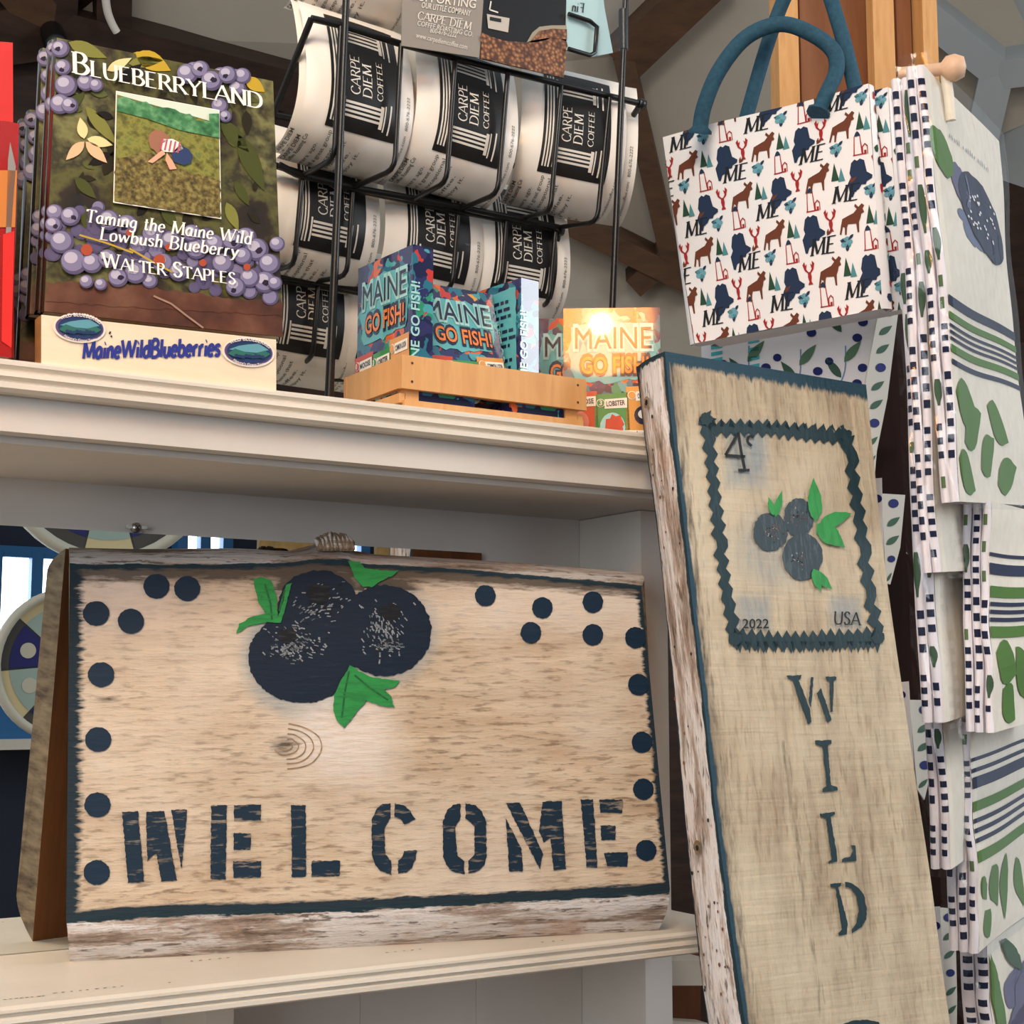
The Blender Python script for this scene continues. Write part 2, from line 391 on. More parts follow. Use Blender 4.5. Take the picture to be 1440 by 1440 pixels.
mb = MB(); c = sph(70, 37); n = (c - SC).normalized(); mb.lathe(c - n * .05, -n, [(0, .12), (.028, .12), (.034, .1), (.034, -.02)], 'black_wire')
mb.build('hub_plate', o)
mb = MB(); mb.tube([sph(x, y, -.12) for x, y in cat([(146, -30), (150, 10), (156, 30), (164, 45)])], .012, 'chalk')
tag(mb.build('cable'), 'thin pale cable looping down a dark ceiling strut', 'cable')
mb = MB(); mb.poly([sph(x, y, .02) for x, y in [(108, 20), (130, 2), (131, 30)]], 'dome_panel'); mb.prism([sph(x, y, .02) for x, y in [(108, 20), (130, 2), (131, 30)]], (0, .03, .0), 'dome_panel')
mb.build('trim_%d' % (nst + 1), kind='structure')

# ---------------------------------------------------------------- what the mirror shows: windows and painted wheels on the wall behind the viewer
YM = 1.193
def mir(px, py, yv): p = pY(px, py, yv); return V((p.x, 2 * YM - p.y, p.z))
flat('blue_frame', '2f6aa0', .5); flat('navy_wall', '1a2438', .7); flat('wheel_cream', 'd8c79a', .6); flat('wheel_teal', '9fb5ae', .6)
flat('wheel_dark', '4a4744', .6); flat('wheel_navy', '24276a', .5); flat('wheel_rim', 'c9c4b4', .5); mottled('wheel_wood', [(.3, 'a8834a'), (.7, 'c49c5e')], (30, 3, 30), .6)
YV = 4.6; yw = 2 * YM - YV
mb = MB(); mb.abox(-3.5, 5.5, yw - .22, yw - .12, 0, 3.6, 'navy_wall'); mb.build('wall_rear', kind='structure')
def window(n, x0, y0, x1, y1, cols, rows):
    a, b = mir(x0, y0, YV), mir(x1, y1, YV); xa, xb, za, zb = a.x, b.x, b.z, a.z
    mb = MB(); fw = .035
    for x in [xa + (xb - xa) * i / cols for i in range(cols + 1)]: mb.abox(x - fw / 2, x + fw / 2, yw - .12, yw - .06, za, zb, 'blue_frame')
    for z in [za + (zb - za) * i / rows for i in range(rows + 1)]: mb.abox(xa - fw / 2, xb + fw / 2, yw - .119, yw - .062, z - fw / 2, z + fw / 2, 'blue_frame')
    o = mb.build('window_%d' % n, kind='structure')
    mb = MB(); mb.abox(xa, xb, yw - .11, yw - .1, za, zb, 'window_light'); mb.build('pane', o)
window(1, 3, 772, 165, 1010, 3, 2)
window(2, -420, 700, -100, 1010, 3, 2)
window(3, 268, 700, 330, 792, 2, 1)
window(4, 490, 735, 525, 800, 1, 1)
mb = MB(); a, b = mir(-60, 1046, YV), mir(400, 1052, YV); mb.abox(a.x, b.x, yw - .12, yw + .02, a.z - .02, a.z + .01, 'chalk'); mb.build('trim_40', kind='structure')
mb = MB(); mb.abox(a.x, b.x, yw - .12, yw - .05, a.z + .01, a.z + .28, 'blue_frame'); mb.build('trim_41', kind='structure')
def wheel(px, py, rpx, yv, label, rot, segs):
    c = mir(px, py, yv); r = rpx / 2095 * yv * 1.06; o = thing('painted_wheel', label, 'wheel', c, 'painted wheels on the far wall')
    fm = lambda x, y, l=1: c + V((x * r, .012 + LAY * 3 * l, y * r))
    mb = MB(); mb.prism([c + V((cos(2 * pi * k / 40) * r * .97, 0, sin(2 * pi * k / 40) * r * .97)) for k in range(40)], (0, .012, 0), 'wheel_dark')
    for k in range(segs):
        a0, a1 = rot + 2 * pi * k / segs, rot + 2 * pi * (k + .96) / segs
        arc = lambda q, ra: [(q * cos(a0 + (a1 - a0) * t / 6), q * sin(a0 + (a1 - a0) * t / 6)) for t in (range(7) if not ra else range(6, -1, -1))]
        art(mb, fm, arc(.9, 0) + arc(.12, 1), ('wheel_cream', 'wheel_dark')[k % 2], 1)
        art(mb, fm, arc(.78, 0) + arc(.3, 1), ('wheel_teal', 'wheel_navy')[k % 2], 2)
        am = (a0 + a1) / 2; art(mb, fm, circ(.58 * cos(am), .58 * sin(am), .1), 'wheel_rim', 3)
    mb.build('face', o, Matrix.Translation(c))
    mb = MB(); n = 48; pr = [(.9, .0), (.9, .03), (1, .03), (1, 0)]
    mb.lathe(c, (0, 1, 0), [(a * r, b) for a, b in pr], 'wheel_rim', n); mb.build('rim', o, Matrix.Translation(c))
wheel(98, 935, 102, 4.35, 'round painted wheel with cream and navy wedges seen in the mirror', .1, 8)
wheel(150, 640, 150, 4.3, 'large painted wheel cut off by the top of the mirror', .32, 12)
o = thing('plank_door', 'tan plank door with a dark arc at the right end of the mirror', 'panel', mir(560, 800, 4.5))
a, b = mir(530, 740, 4.5), mir(720, 900, 4.5); mb = MB(); mb.abox(a.x, b.x, a.y - .02, a.y, b.z, a.z, 'wheel_wood')
fm = lambda x, y, l=1: mir(x, y, 4.5) + V((0, .0006 * l, 0))
line(mb, fm, cat([(612, 770), (625, 783), (650, 785), (668, 770)]), 6, 'wheel_dark'); mb.build('door_leaf', o)
mb = MB(); mb.abox(mir(365, 740, 4.5).x, mir(442, 740, 4.5).x, a.y - .02, a.y, b.z, a.z, 'wheel_wood'); mb.build('door_frame', o)

# ---------------------------------------------------------------- shelving unit
zU, zL, YF, YB, XR = 1.7208, 1.2993, 1.0, 1.2, .836
unit = thing('shelf_unit', 'white painted wooden shelf unit with ridged front edges carrying the welcome sign', 'shelf', (.3, 1.1, 0))
def ridged(x0, x1, y, zt, h, name, parent):  # moulding with two grooves along X
    mb = MB(); P = []
    prof = [(0.014, 0), (.004, 0), (0, -.1), (0, -.2), (.0035, -.30), (.0035, -.35), (-.0005, -.42), (-.001, -.55), (.003, -.63), (.003, -.68), (-.001, -.74), (-.001, -.9), (.003, -1), (.014, -1)]
    vs = []
    for x in (x0, x1): vs += [V((x, y + d, zt + h * k)) for d, k in prof]
    n = len(prof); mb.add(vs, [(i, i + 1, n + i + 1, n + i) for i in range(n - 1)], 'white_paint'); 
    mb.add(vs, [tuple(range(n))[::-1], tuple(range(n, 2 * n))], 'white_paint'); return mb.build(name, parent)
X0, X1 = -.6, .872
mb = MB(); mb.abox(X0, X1, YF + .012, 1.36, zU - .018, zU, 'white_paint'); mb.build('top_shelf', unit)
ridged(X0, X1, YF - .002, zU, .0225, 'front_moulding', unit)
mb = MB(); mb.abox(X0, X1, YF + .0125, YF + .03, zU - .047, zU - .0185, 'white_paint_back'); mb.build('fascia', unit)
mb = MB(); mb.abox(X0, XR + .03, YF + .031, 1.2, zU - .052, zU - .0185, 'white_paint_back'); mb.build('underside', unit)
mb = MB(); mb.abox(X0, X1, YF + .012, YB, zL - .0185, zL, 'white_paint')
for x0, y0, x1, y1, n in ((4, 1406, 66, 1400, 8), (72, 1397, 180, 1386, 9), (235, 1382, 252, 1380, 1), (265, 1352, 330, 1346, 5), (540, 1340, 600, 1334, 5), (760, 1325, 800, 1322, 3)):
    for k in range(n):
        t = (k + random.uniform(.1, .3)) / n; p = pZ(x0 + (x1 - x0) * t, y0 + (y1 - y0) * t, zL + .0003); L = random.uniform(.0015, .003)
        mb.add([p, p + V((L, 0, 0)), p + V((L, .0013, 0)), p + V((0, .0013, 0))], [(0, 1, 2, 3)], 'wheel_dark0')
mb.build('middle_shelf', unit)
ridged(X0, X1, YF - .002, zL, .0185, 'front_moulding', unit)
mb = MB(); mb.abox(X0, XR, YB, YB + .012, zL, zU - .052, 'white_paint_back'); mb.build('back_panel', unit)
mb = MB()
for i in range(13): mb.abox(XR - .118 * (i + 1) + .0003, XR - .118 * i, YB, YB + .012, .1, zL - .019, 'white_paint_back')
mb.build('back_panel', unit)
for z0, z1 in ((zL, zU - .0525), (.0, zL - .019)):
    mb = MB(); mb.abox(XR + .0005, XR + .031, 1.1, YB + .012, z0, z1, 'white_paint_back'); mb.build('side_panel', unit)
a = pY(290, 1430, 1.1).x; mb = MB(); mb.abox(a, a + .022, 1.1, YB, .1, zL - .019, 'white_paint'); mb.build('divider', unit)
mb = MB(); mb.abox(X0, XR, 1.02, YB, .08, .1, 'white_paint'); mb.build('bottom_shelf', unit)

xm = pY(677, 778, YM).x; zm = pY(0, 738.5, YM).z
mir_o = thing('wall_mirror', 'frameless mirror on the cabinet back behind the welcome sign', 'mirror', (.5, YM, 1.5))
mb = MB(); mb.abox(X0 + .01, xm, YM, YB - .0005, zL + .0005, zm, 'mirror_glass'); mb.build('glass', mir_o)
c = pY(192, 742, YM); mb = MB(); mb.lathe(c + V((0, .004, 0)), (0, -1, 0), [(0, .0065), (.003, .0062), (.0042, .0045), (.0042, 0)], 'steel')
for a in (.78, -.78): mb.box(c + V((-.0026 * cos(a) - .0004 * sin(a), -.0029, -.0026 * sin(a) + .0004 * cos(a))), V((.0052 * cos(a), 0, .0052 * sin(a))), V((.0008 * sin(a), 0, -.0008 * cos(a))), (0, .001, 0), 'ink')
mb.abox(c.x - .009, c.x + .009, c.y - .0005, c.y + .0005, c.z - .001, c.z + .002, 'steel'); mb.build('screw', mir_o)

# ---------------------------------------------------------------- painted plank signs
def sign_mat(name, along, cream, tan, light, navy, amt=.75):
    m = NT(name); g = (7, 55, 55) if along == 0 else (55, 7, 55); h = (48, 270, 270) if along == 0 else (230, 34, 230)
    saw = (160, 8, 8) if along == 0 else (8, 170, 8)
    n1 = m.noise(g, 1, 6, .65); n2 = m.noise(h, 1, 4, .6); n3 = m.noise((5, 5, 5), 1, 5, .6); n4 = m.noise((230, 230, 230), 1, 3)
    base = m.mix(m.ramp(n1, [(.3, 0), (.62, 1)]), tan, cream)
    base = m.mix(m.ramp(n3, [(.42, 0), (.68, 1)]), base, light)
    fl = m.math('MULTIPLY', m.ramp(n2, [(.52, 0), (.64, 1)]), m.ramp(n3, [(.38, 1), (.6, .2)]))
    base = m.mix(m.math('MULTIPLY', fl, amt), base, '6b5440')
    base = m.mix(m.math('MULTIPLY', m.attr('haze'), m.ramp(n2, [(.3, .55), (.6, 1)])), base, '8d979b')
    base = m.mix(m.math('MULTIPLY', m.attr('white'), m.ramp(n2, [(.35, .2), (.6, 1)])), base, 'e0d8d2')
    gm = m.math('MULTIPLY', m.math('SUBTRACT', m.attr('grime'), m.math('MULTIPLY', n2, .9)), 3.2, True)
    base = m.mix(m.math('MULTIPLY', gm, .88), base, '3d342c')
    nv = m.math('MULTIPLY', m.math('SUBTRACT', m.attr('navy'), n2), 4.5, True)
    base = m.mix(nv, base, navy)
    m.col(base); m.set(Roughness=.75, Specular_IOR_Level=.25)
    ht = m.math('ADD', m.math('ADD', n1, m.math('MULTIPLY', n2, .7)), m.math('MULTIPLY', m.noise(saw, 1, 2), .5 if along == 1 else .15))
    m.bump(ht, .8, .0025); return name
sign_mat('welcome_wood', 0, 'ccbba3', 'ac947a', 'd4c8b9', '1e2e38')
sign_mat('stamp_wood', 1, 'bfb197', '988873', 'cdc1a9', '2a4757', .45)
def waney(name, along):
    m = NT(name); g = (9, 70, 70) if along == 0 else (70, 9, 70); h = (40, 260, 260) if along == 0 else (260, 40, 260)
    n1 = m.noise(g, 1, 6, .7); n2 = m.noise(h, 1, 4, .6); n3 = m.noise((14, 14, 14), 1, 4)
    c = m.ramp(n1, [(.32, '5c4c40'), (.45, 'a8988c'), (.54, 'd8d4d2'), (.66, 'c9c4c2'), (.75, '9a7f6a')])
    c = m.mix(m.ramp(n2, [(.58, 0), (.66, .8)]), c, '54443a'); c = m.mix(m.ramp(n3, [(.56, 0), (.7, .55)]), c, 'b28a6c')
    c = m.mix(m.math('MULTIPLY', m.attr('grime'), .7), c, '5a5148')
    c = m.mix(m.math('MULTIPLY', m.math('SUBTRACT', m.attr('navy'), n2), 9, True), c, '22363f')
    m.col(c); m.set(Roughness=.8, Specular_IOR_Level=.2); m.bump(m.math('ADD', n1, n2), .7, .003); return name
waney('waney_edge', 0); waney('waney_side', 1)
mottled('raw_brown', [(.3, '6a3f20'), (.6, '855028'), (.8, '70421f')], (60, 4, 60), .7, bump=.3)
mottled('end_grain', [(.3, '4a3a2a'), (.5, '7c6a52'), (.75, '9d8c70')], (40, 120, 40), .8, 1, 6, bump=.8)
def worn(name, along, c, base, lo=.56, hi=.66, amt=.55, rough=.55):
    m = NT(name); n2 = m.noise((60, 320, 320) if along == 0 else (320, 60, 320), 1, 4, .6); n3 = m.noise((9, 9, 9), 1, 3)
    f = m.math('MULTIPLY', m.ramp(n2, [(lo, 0), (hi, amt)]), m.ramp(n3, [(.4, .25), (.6, 1)])); m.col(m.mix(f, c, base)); m.set(Roughness=rough, Specular_IOR_Level=.2); m.bump(n2, .4, .001); return name
worn('navy_paint', 0, '162b3c', 'b9a68c'); worn('dot_paint', 0, '142a3e', '22394c', .5, .7, .4); worn('berry_paint', 0, '122032', '33475c', .58, .72, .3)
worn('berry_gray', 0, '8f959a', '2a3846', .45, .6, .9); worn('berry_black', 0, '15181d', '3a4048', .5, .65, .6)
worn('leaf_paint', 0, '2c8a46', '226b38', .45, .65, .8); worn('leaf_dark', 0, '1f5a34', '2c8a46', .5, .65, .6); worn('stamp_navy', 1, '23383f', '3c565e', .5, .7, .5)
worn('stamp_berry', 1, '38474f', '5d696e', .5, .64, .7); worn('stamp_leaf', 1, '35944c', '2a7a40', .45, .65, .7); worn('stamp_line', 1, '1d2023', '54514a', .56, .7, .6)

worn('raw_tan', 0, '8a6f52', 'b9a080', .45, .6, .9)
def interp(poly, s):                         # point of a polyline at fraction s of its x-extent (or y-extent)
    n = len(poly) - 1; L = [0]
    for i in range(n): L.append(L[-1] + math.hypot(poly[i + 1][0] - poly[i][0], poly[i + 1][1] - poly[i][1]))
    t = s * L[-1]
    for i in range(n):
        if t <= L[i + 1] or i == n - 1:
            k = (t - L[i]) / (L[i + 1] - L[i]); a, b = poly[i], poly[i + 1]; return (a[0] + (b[0] - a[0]) * k, a[1] + (b[1] - a[1]) * k)
def sst(a, b, x): t = max(0, min(1, (x - a) / (b - a))); return t * t * (3 - 2 * t)

# WELCOME board
P0 = pZ(98, 1352, zL); P1 = pZ(925, 1308, zL); yaw = math.degrees(atan2(-(P1.y - P0.y), P1.x - P0.x))
BW = plane_yaw(P0, yaw, 8.5); TH = .026; BWf = BW.shift(TH)    # back plane stands on the shelf at the outline, face is TH in front
f_top = cat([(98, 797), (200, 797), (300, 797), (400, 794), (450, 790), (520, 796), (640, 803), (780, 815), (902, 826)], 3)
f_bot = cat([(93, 1292), (200, 1283), (330, 1279), (480, 1275), (640, 1267), (800, 1259), (942, 1250)], 3)
o_top = cat([(97, 770), (200, 772), (330, 771), (405, 775), (440, 766), (450, 757), (484, 757), (490, 772), (520, 779), (640, 786), (780, 795), (902, 806)], 3)
o_bot = cat([(98, 1352), (130, 1353), (330, 1344), (530, 1334), (720, 1318), (860, 1312), (926, 1308)], 3)
fmW = pmap(BWf)
def face(s, t): a, b = interp(f_top, s), interp(f_bot, s); return a[0] + (b[0] - a[0]) * t, a[1] + (b[1] - a[1]) * t
def facep(s, t): x, y = face(s, t); return BWf.p(x, y)
NU, NV = 170, 110
berries = [(447, 855, 57, 53), (425, 925, 76, 64), (540, 887, 66, 64)]
def d_berry(x, y): return min(math.hypot((x - bx), (y - by)) - rx for bx, by, rx, ry in berries)
def w_navy(s, t):
    x, y = face(s, t); return max(1.05 - (x - face(0, t)[0]) / 40, 1.0 - (face(1, t)[0] - x) / 20, 1.2 - (face(s, 1)[1] - y) / 16, .85 - (y - face(s, 0)[1]) / 16)
def w_grime(s, t):
    x, y = face(s, t); k = .5 + .5 * sst(0, .3, abs(s - .45)) ; return max(1.08 - (y - face(s, 0)[1]) / (44 - 14 * sst(.5, .9, s)), .62 - (face(s, 1)[1] - y) / 26, .75 - abs(math.hypot((x - 400) / 1.6, y - 1048)) / 55, .8 - max(abs(x - 150) / 60, abs(y - 983) / 14), .9 - max(0, d_berry(x, y)) / 40 if y < 830 else 0)
def w_haze(s, t):
    x, y = face(s, t); d = d_berry(x, y); return max(0, .75 - max(d, 0) / 26) * (1 if y > 860 else .7)
def w_white(s, t):
    x, y = face(s, t); return max(.8 * sst(100, 30, math.hypot(x - 480, (y - 1030))), .5 * sst(330, 120, x) * sst(930, 840, y), .6 * sst(60, 10, abs(y - 850)) * sst(560, 620, x) * .7)
mb = MB(); mb.grid(facep, NU, NV, 'welcome_wood', False, dict(navy=w_navy, grime=w_grime, haze=w_haze, white=w_white))
def bevel(fa, oa, sgn, nv=8):
    def g(s, t):
        a, b = interp(fa, s), interp(oa, s); p, q = BWf.p(*a), BW.p(*b); k = t
        return p.lerp(q, k) + BW.n * (.006 * sin(pi * k)) + BW.n * random.uniform(-.0006, .0006) * (1 if 0 < t < 1 else 0)
    return g
mb.grid(bevel(f_top, o_top, 1), 150, 8, 'waney_edge', True, dict(grime=lambda s, t: .55 + .4 * sst(.1, .02, abs(s - .43)), navy=lambda s, t: .95 - t * 3.4))
mb.grid(bevel(f_bot, o_bot, -1), 150, 8, 'waney_edge', True, dict(navy=lambda s, t: 1.0 - t * 3.6))
bk = lambda s, t: BW.p(*[a + (b - a) * t for a, b in zip(interp(o_top, s), interp(o_bot, s))])
mb.grid(bk, 24, 2, 'raw_brown', False)
for s, mt in ((0, 'end_grain'), (1, 'end_grain')):
    ring = [facep(s, t / 6) for t in range(7)] + [bevel(f_bot, o_bot, 1)(s, t / 4) for t in range(1, 5)] + [bk(s, 1 - t / 6) for t in range(1, 7)] + [bevel(f_top, o_top, 1)(s, 1 - t / 4) for t in range(1, 4)]
    c = sum(ring, V()) / len(ring); mb.add(ring + [c], [(i, (i + 1) % len(ring), len(ring)) for i in range(len(ring))], mt)
# knot of bark on the top edge
kn = BW.p(465, 768, .012)
for i in range(26):
    x = 440 + i * 1.9; h = 12 * sin(pi * (i + .5) / 26) ** .5
    mb.tube([BW.p(x + random.uniform(-3, 3), 784, .028), BW.p(x + random.uniform(-2, 2), 774 - h * .3, .024), BW.p(x + random.uniform(-2, 2), 768 - h, .012 + random.uniform(0, .006))], [.002, .0022, .0014], 'end_grain' if i % 3 else 'waney_edge', 5)
# painted berries, leaves, dots and stencilled letters
for i, (bx, by, rx, ry) in enumerate(berries): art(mb, fmW, rag(circ(bx, by, rx, ry, 60), 1.2, 3), 'berry_paint', 2 + .3 * i)
for cx, cy, sx, sy, n, a in ((415, 902, 42, 26, 150, .5), (450, 850, 36, 30, 120, -.4), (540, 880, 34, 38, 150, 1.2), (540, 908, 26, 8, 60, .2), (400, 915, 22, 14, 50, .2)):
    for k in range(n):
        x, y = random.gauss(cx, sx * .45), random.gauss(cy, sy * .45); L = random.uniform(2, 7); t = a + random.uniform(-.5, .5)
        line(mb, fmW, [(x, y), (x + L * cos(t), y + L * sin(t))], random.uniform(1, 2.2), random.choice(['berry_gray', 'berry_gray', 'berry_black']), 3)
for cx, cy, r in ((404, 895, 11), (550, 862, 12), (447, 835, 14)):
    art(mb, fmW, rag(circ(cx, cy, r * 1.2, r), 2, 3), 'berry_black', 4)
for q in (([(356, 815), (366, 812), (380, 815), (388, 838), (390, 868), (398, 845), (402, 822), (410, 820), (402, 850), (394, 876), (374, 876), (350, 880), (332, 892), (336, 878), (352, 868), (374, 864), (362, 845)]),
          ([(489, 790), (505, 790), (512, 800), (530, 802), (560, 803), (550, 811), (535, 817), (522, 826), (510, 826), (498, 812)]),
          ([(492, 936), (504, 944), (520, 952), (562, 958), (556, 966), (540, 970), (549, 980), (554, 995), (535, 993), (515, 985), (503, 1000), (492, 1014), (483, 1024), (474, 1014), (468, 1000), (469, 978), (478, 958)])):
    art(mb, fmW, rag(q, .8, 4), 'leaf_paint', 5)
for q in (([(372, 822), (380, 850), (382, 872)]), ([(490, 945), (484, 975), (480, 1010)]), ([(498, 950), (520, 968), (545, 985)]), ([(400, 830), (392, 860)])): line(mb, fmW, q, 2.5, 'leaf_dark', 6)
for r in (7, 14, 22, 31, 40):
    line(mb, fmW, cat([(402 + r * 1.25 * cos(a), 1050 + r * .8 * sin(a) + random.uniform(-1, 1)) for a in [-1.5 + .38 * k for k in range(9 if r > 20 else 12)]]), 1.6, 'raw_tan', 2)
for x, y in [(135, 863), (184, 874), (142, 949), (138, 1040), (137, 1132), (136, 1227), (220, 825), (263, 828)]: art(mb, fmW, rag(circ(x, y, 18.5, 17.5, 40), .5, 3), 'dot_paint', 3)
for x, y in [(682, 838), (762, 855), (746, 890), (833, 847), (833, 893), (893, 897), (897, 963), (902, 1044), (904, 1110), (908, 1196)]: art(mb, fmW, rag(circ(x, y, 14.5, 15, 40), .5, 3), 'dot_paint', 3)
c1 = lambda q: [(x / 3, 960 + y / 3) for x, y in q]; c3 = lambda q: [(440 + x * .375, 1040 + y * .375) for x, y in q]
for q in (c1([(514, 545), (582, 543), (607, 840), (540, 845)]), c1([(615, 545), (693, 540), (745, 835), (680, 840), (658, 715), (622, 755)]), c1([(722, 538), (790, 535), (765, 790)]),
          c1([(890, 518), (957, 518), (950, 830), (887, 828)]), c1([(985, 517), (1100, 513), (1100, 580), (985, 583)]), c1([(985, 635), (1058, 635), (1056, 704), (983, 704)]), c1([(983, 755), (1100, 752), (1098, 820), (983, 824)]),
          c1([(1227, 518), (1288, 518), (1290, 818), (1230, 822)]), c1([(1313, 752), (1432, 751), (1432, 815), (1313, 820)]),
          c3([(290, 240), (262, 243), (240, 257), (220, 300), (220, 430), (232, 470), (252, 493), (293, 508), (293, 455), (270, 430), (268, 330), (290, 295)]), c3([(305, 238), (340, 248), (365, 268), (383, 300), (343, 320), (328, 298), (305, 290)]), c3([(318, 455), (335, 440), (340, 418), (390, 415), (384, 450), (370, 480), (350, 498), (318, 503)]),
          c3([(552, 240), (525, 246), (503, 265), (485, 310), (487, 440), (498, 470), (520, 493), (567, 506), (567, 455), (540, 435), (532, 325), (552, 295)]), c3([(570, 239), (610, 248), (632, 270), (648, 310), (650, 440), (642, 470), (622, 492), (582, 503), (582, 455), (606, 430), (604, 325), (572, 295)]),
          c3([(722, 295), (780, 410), (787, 495), (735, 495)]), c3([(722, 237), (775, 237), (862, 430), (850, 487)]), c3([(860, 233), (932, 230), (947, 487), (900, 490), (890, 370), (865, 385), (846, 345)]),
          c3([(1003, 225), (1050, 225), (1065, 480), (1025, 480)]), c3([(1073, 225), (1160, 225), (1158, 276), (1075, 274)]), c3([(1077, 322), (1133, 322), (1133, 376), (1080, 378)]), c3([(1090, 425), (1180, 423), (1178, 478), (1100, 474)])):
    art(mb, fmW, rag(q, .7, 3), 'navy_paint', 3)
tag(mb.build('welcome_sign', None, BWf.M()), 'wide whitewashed plank reading WELCOME with painted blueberries, leaning on the middle shelf', 'sign')

# WILD board: leans back on the front edge of the top shelf, foot on the floor
BS = plane_yaw(pY(935, 600, .945), 4.0, 7.0)
fmS = pmap(BS); TS = .044
fl = cat([(935, 494), (945, 600), (960, 720), (975, 860), (990, 990), (1005, 1130), (1022, 1260), (1036, 1360), (1048, 1440)], 3)
fr = cat([(1218, 541), (1228, 640), (1240, 760), (1256, 880), (1272, 990), (1288, 1100), (1308, 1230), (1322, 1340), (1336, 1440)], 3)
ol = [(872, 503), (884, 600), (897, 720), (910, 850), (920, 980), (928, 1090), (938, 1200), (950, 1310), (965, 1440)]
ext = 1.0                                     # continue both edges straight down to the floor
def down(a, b):
    p, q = BS.p(*a), BS.p(*b); d = (q - p).normalized(); return q, d
LE = [BS.p(*q) for q in fl]; RE = [BS.p(*q) for q in fr]
q, d = down(fl[-8], fl[-1]); LE.append(q + d * ((0.0 - q.z) / d.z)); 
q2, d2 = down(fr[-8], fr[-1]); RE.append(q2 + d2 * ((0.0 - q2.z) / d2.z))
NS = 150
def along(E, t):                              # first 92 % of the parameter spans the part in the photo
    n = len(E) - 2
    if t < .92: k = t / .92 * n; i = min(int(k), n - 1); return E[i].lerp(E[i + 1], k - i)
    return E[-2].lerp(E[-1], (t - .92) / .08)
def sface(s, t): return along(LE, t).lerp(along(RE, t), s)
def px_of(p): v = p - CP; z = v.dot(FW); return 720 + F * v.dot(RT) / z, 720 - F * v.dot(UP) / z
def u_m(s, t): return s * (along(RE, t) - along(LE, t)).length
def s_navy(s, t):
    if t > .92: return 0
    top = (sface(s, t) - sface(s, 0)).length; return max(1.25 - u_m(s, t) / .006, 1.25 - top / (.017 + .004 * s))
def s_grime(s, t): return max(.74 - u_m(s, t) / .05, .55 - abs(u_m(s, t) - .075) / .03 if t > .5 else 0)
def s_haze(s, t):
    x, y = px_of(sface(s, t)); r = lambda x0, y0, w, h: max(0, 1 - max(abs(x - x0) / w, abs(y - y0) / h) ** 4)
    return min(.9, max(.9 * r(1050, 640, 34, 52), .8 * r(1060, 862, 28, 28), .8 * r(1188, 862, 26, 26), .55 * sst(75, 30, math.hypot(x - 1090, y - 770))))
mb = MB(); mb.grid(sface, 70, NS, 'stamp_wood', False, dict(navy=s_navy, grime=s_grime, haze=s_haze))
def sside(s, t):                              # s: from face edge to back; a rounded waney side
    p = along(LE, t); w = interp(ol, min(1, t / .92)); a = interp(fl, min(1, t / .92))
    bulge = -.003 * sin(pi * s) - .002 * sin(9 * t) * sin(pi * s)
    return p - BS.n * (TS * s) + BS.ex * (bulge + .004 * s * sin(5 * t)) + BS.n * 0
mb.grid(sside, 12, NS, 'waney_side', True, dict(navy=lambda s, t: max(.98 - s * 6, .92 - (1 - s) * 5 if t < .25 else .8 - (1 - s) * 6, 1 - t * 40)))
mb.grid(lambda s, t: sside(1, t).lerp(along(RE, t) - BS.n * TS, s), 4, NS, 'raw_brown', False)
mb.grid(lambda s, t: along(RE, t) - BS.n * (TS * s), 4, NS, 'waney_side', False)
mb.grid(lambda s, t: sside(t, 0).lerp(RE[0] - BS.n * (TS * t), s), 12, 4, 'stamp_navy', False)
mb.grid(lambda s, t: sside(t, 1).lerp(RE[-1] - BS.n * (TS * t), s), 4, 4, 'raw_brown', False)
def crinkle(path, w, amp, step):              # wavy brush band
    pts = []; L = 0; A, B = [], []
    for i in range(len(path) - 1):
        (x0, y0), (x1, y1) = path[i], path[i + 1]; l = math.hypot(x1 - x0, y1 - y0); n = max(2, int(l / step)); nx, ny = -(y1 - y0) / l, (x1 - x0) / l
        for k in range(n):
            t = k / n; x, y = x0 + (x1 - x0) * t, y0 + (y1 - y0) * t; ph = (k % 2) * 2 - 1
            A.append((x + nx * (w / 2 + amp * ph + random.uniform(-1.2, 1.2)), y + ny * (w / 2 + amp * ph + random.uniform(-1.2, 1.2))))
            B.append((x - nx * (w / 2 - amp * ph + random.uniform(-1.2, 1.2)), y - ny * (w / 2 - amp * ph + random.uniform(-1.2, 1.2))))
    for i in range(len(A) - 1): art(mb, fmS, [A[i], A[i + 1], B[i + 1], B[i]], 'stamp_navy', 3)
crinkle([(988, 584), (1000, 603), (1040, 602), (1090, 604), (1140, 610), (1190, 616)], 19, 4, 6)
crinkle([(992, 596), (998, 640), (1004, 700), (1012, 770), (1020, 830), (1034, 905)], 15, 3, 10)
crinkle([(1190, 614), (1196, 650), (1206, 720), (1214, 780), (1222, 840), (1236, 905)], 15, 3.2, 11)
crinkle([(1030, 898), (1080, 902), (1130, 902), (1180, 900), (1238, 896)], 22, 5, 6)
for x, y, w in ((992, 590, 9), (1186, 612, 9), (1032, 900, 9), (1234, 897, 9)): art(mb, fmS, rag(circ(x, y, w, w), 2, 3), 'stamp_navy', 4)
for x in range(1002, 1190, 13): art(mb, fmS, [(x - 4, 600), (x + random.uniform(-3, 3), 588 + (x - 1002) * .05), (x + 4, 600 + (x - 1002) * .06)], 'stamp_navy', 3)
for x in range(1038, 1236, 13): art(mb, fmS, [(x - 5, 902), (x + random.uniform(-3, 3), 919), (x + 5, 902)], 'stamp_navy', 3)
for i, (x, y, rx, ry) in enumerate(((1082, 748, 24, 27), (1122, 728, 21, 27), (1127, 783, 28, 33))): art(mb, fmS, rag(circ(x, y, rx, ry, 50), 1, 3), 'stamp_berry', 4 + .3 * i)
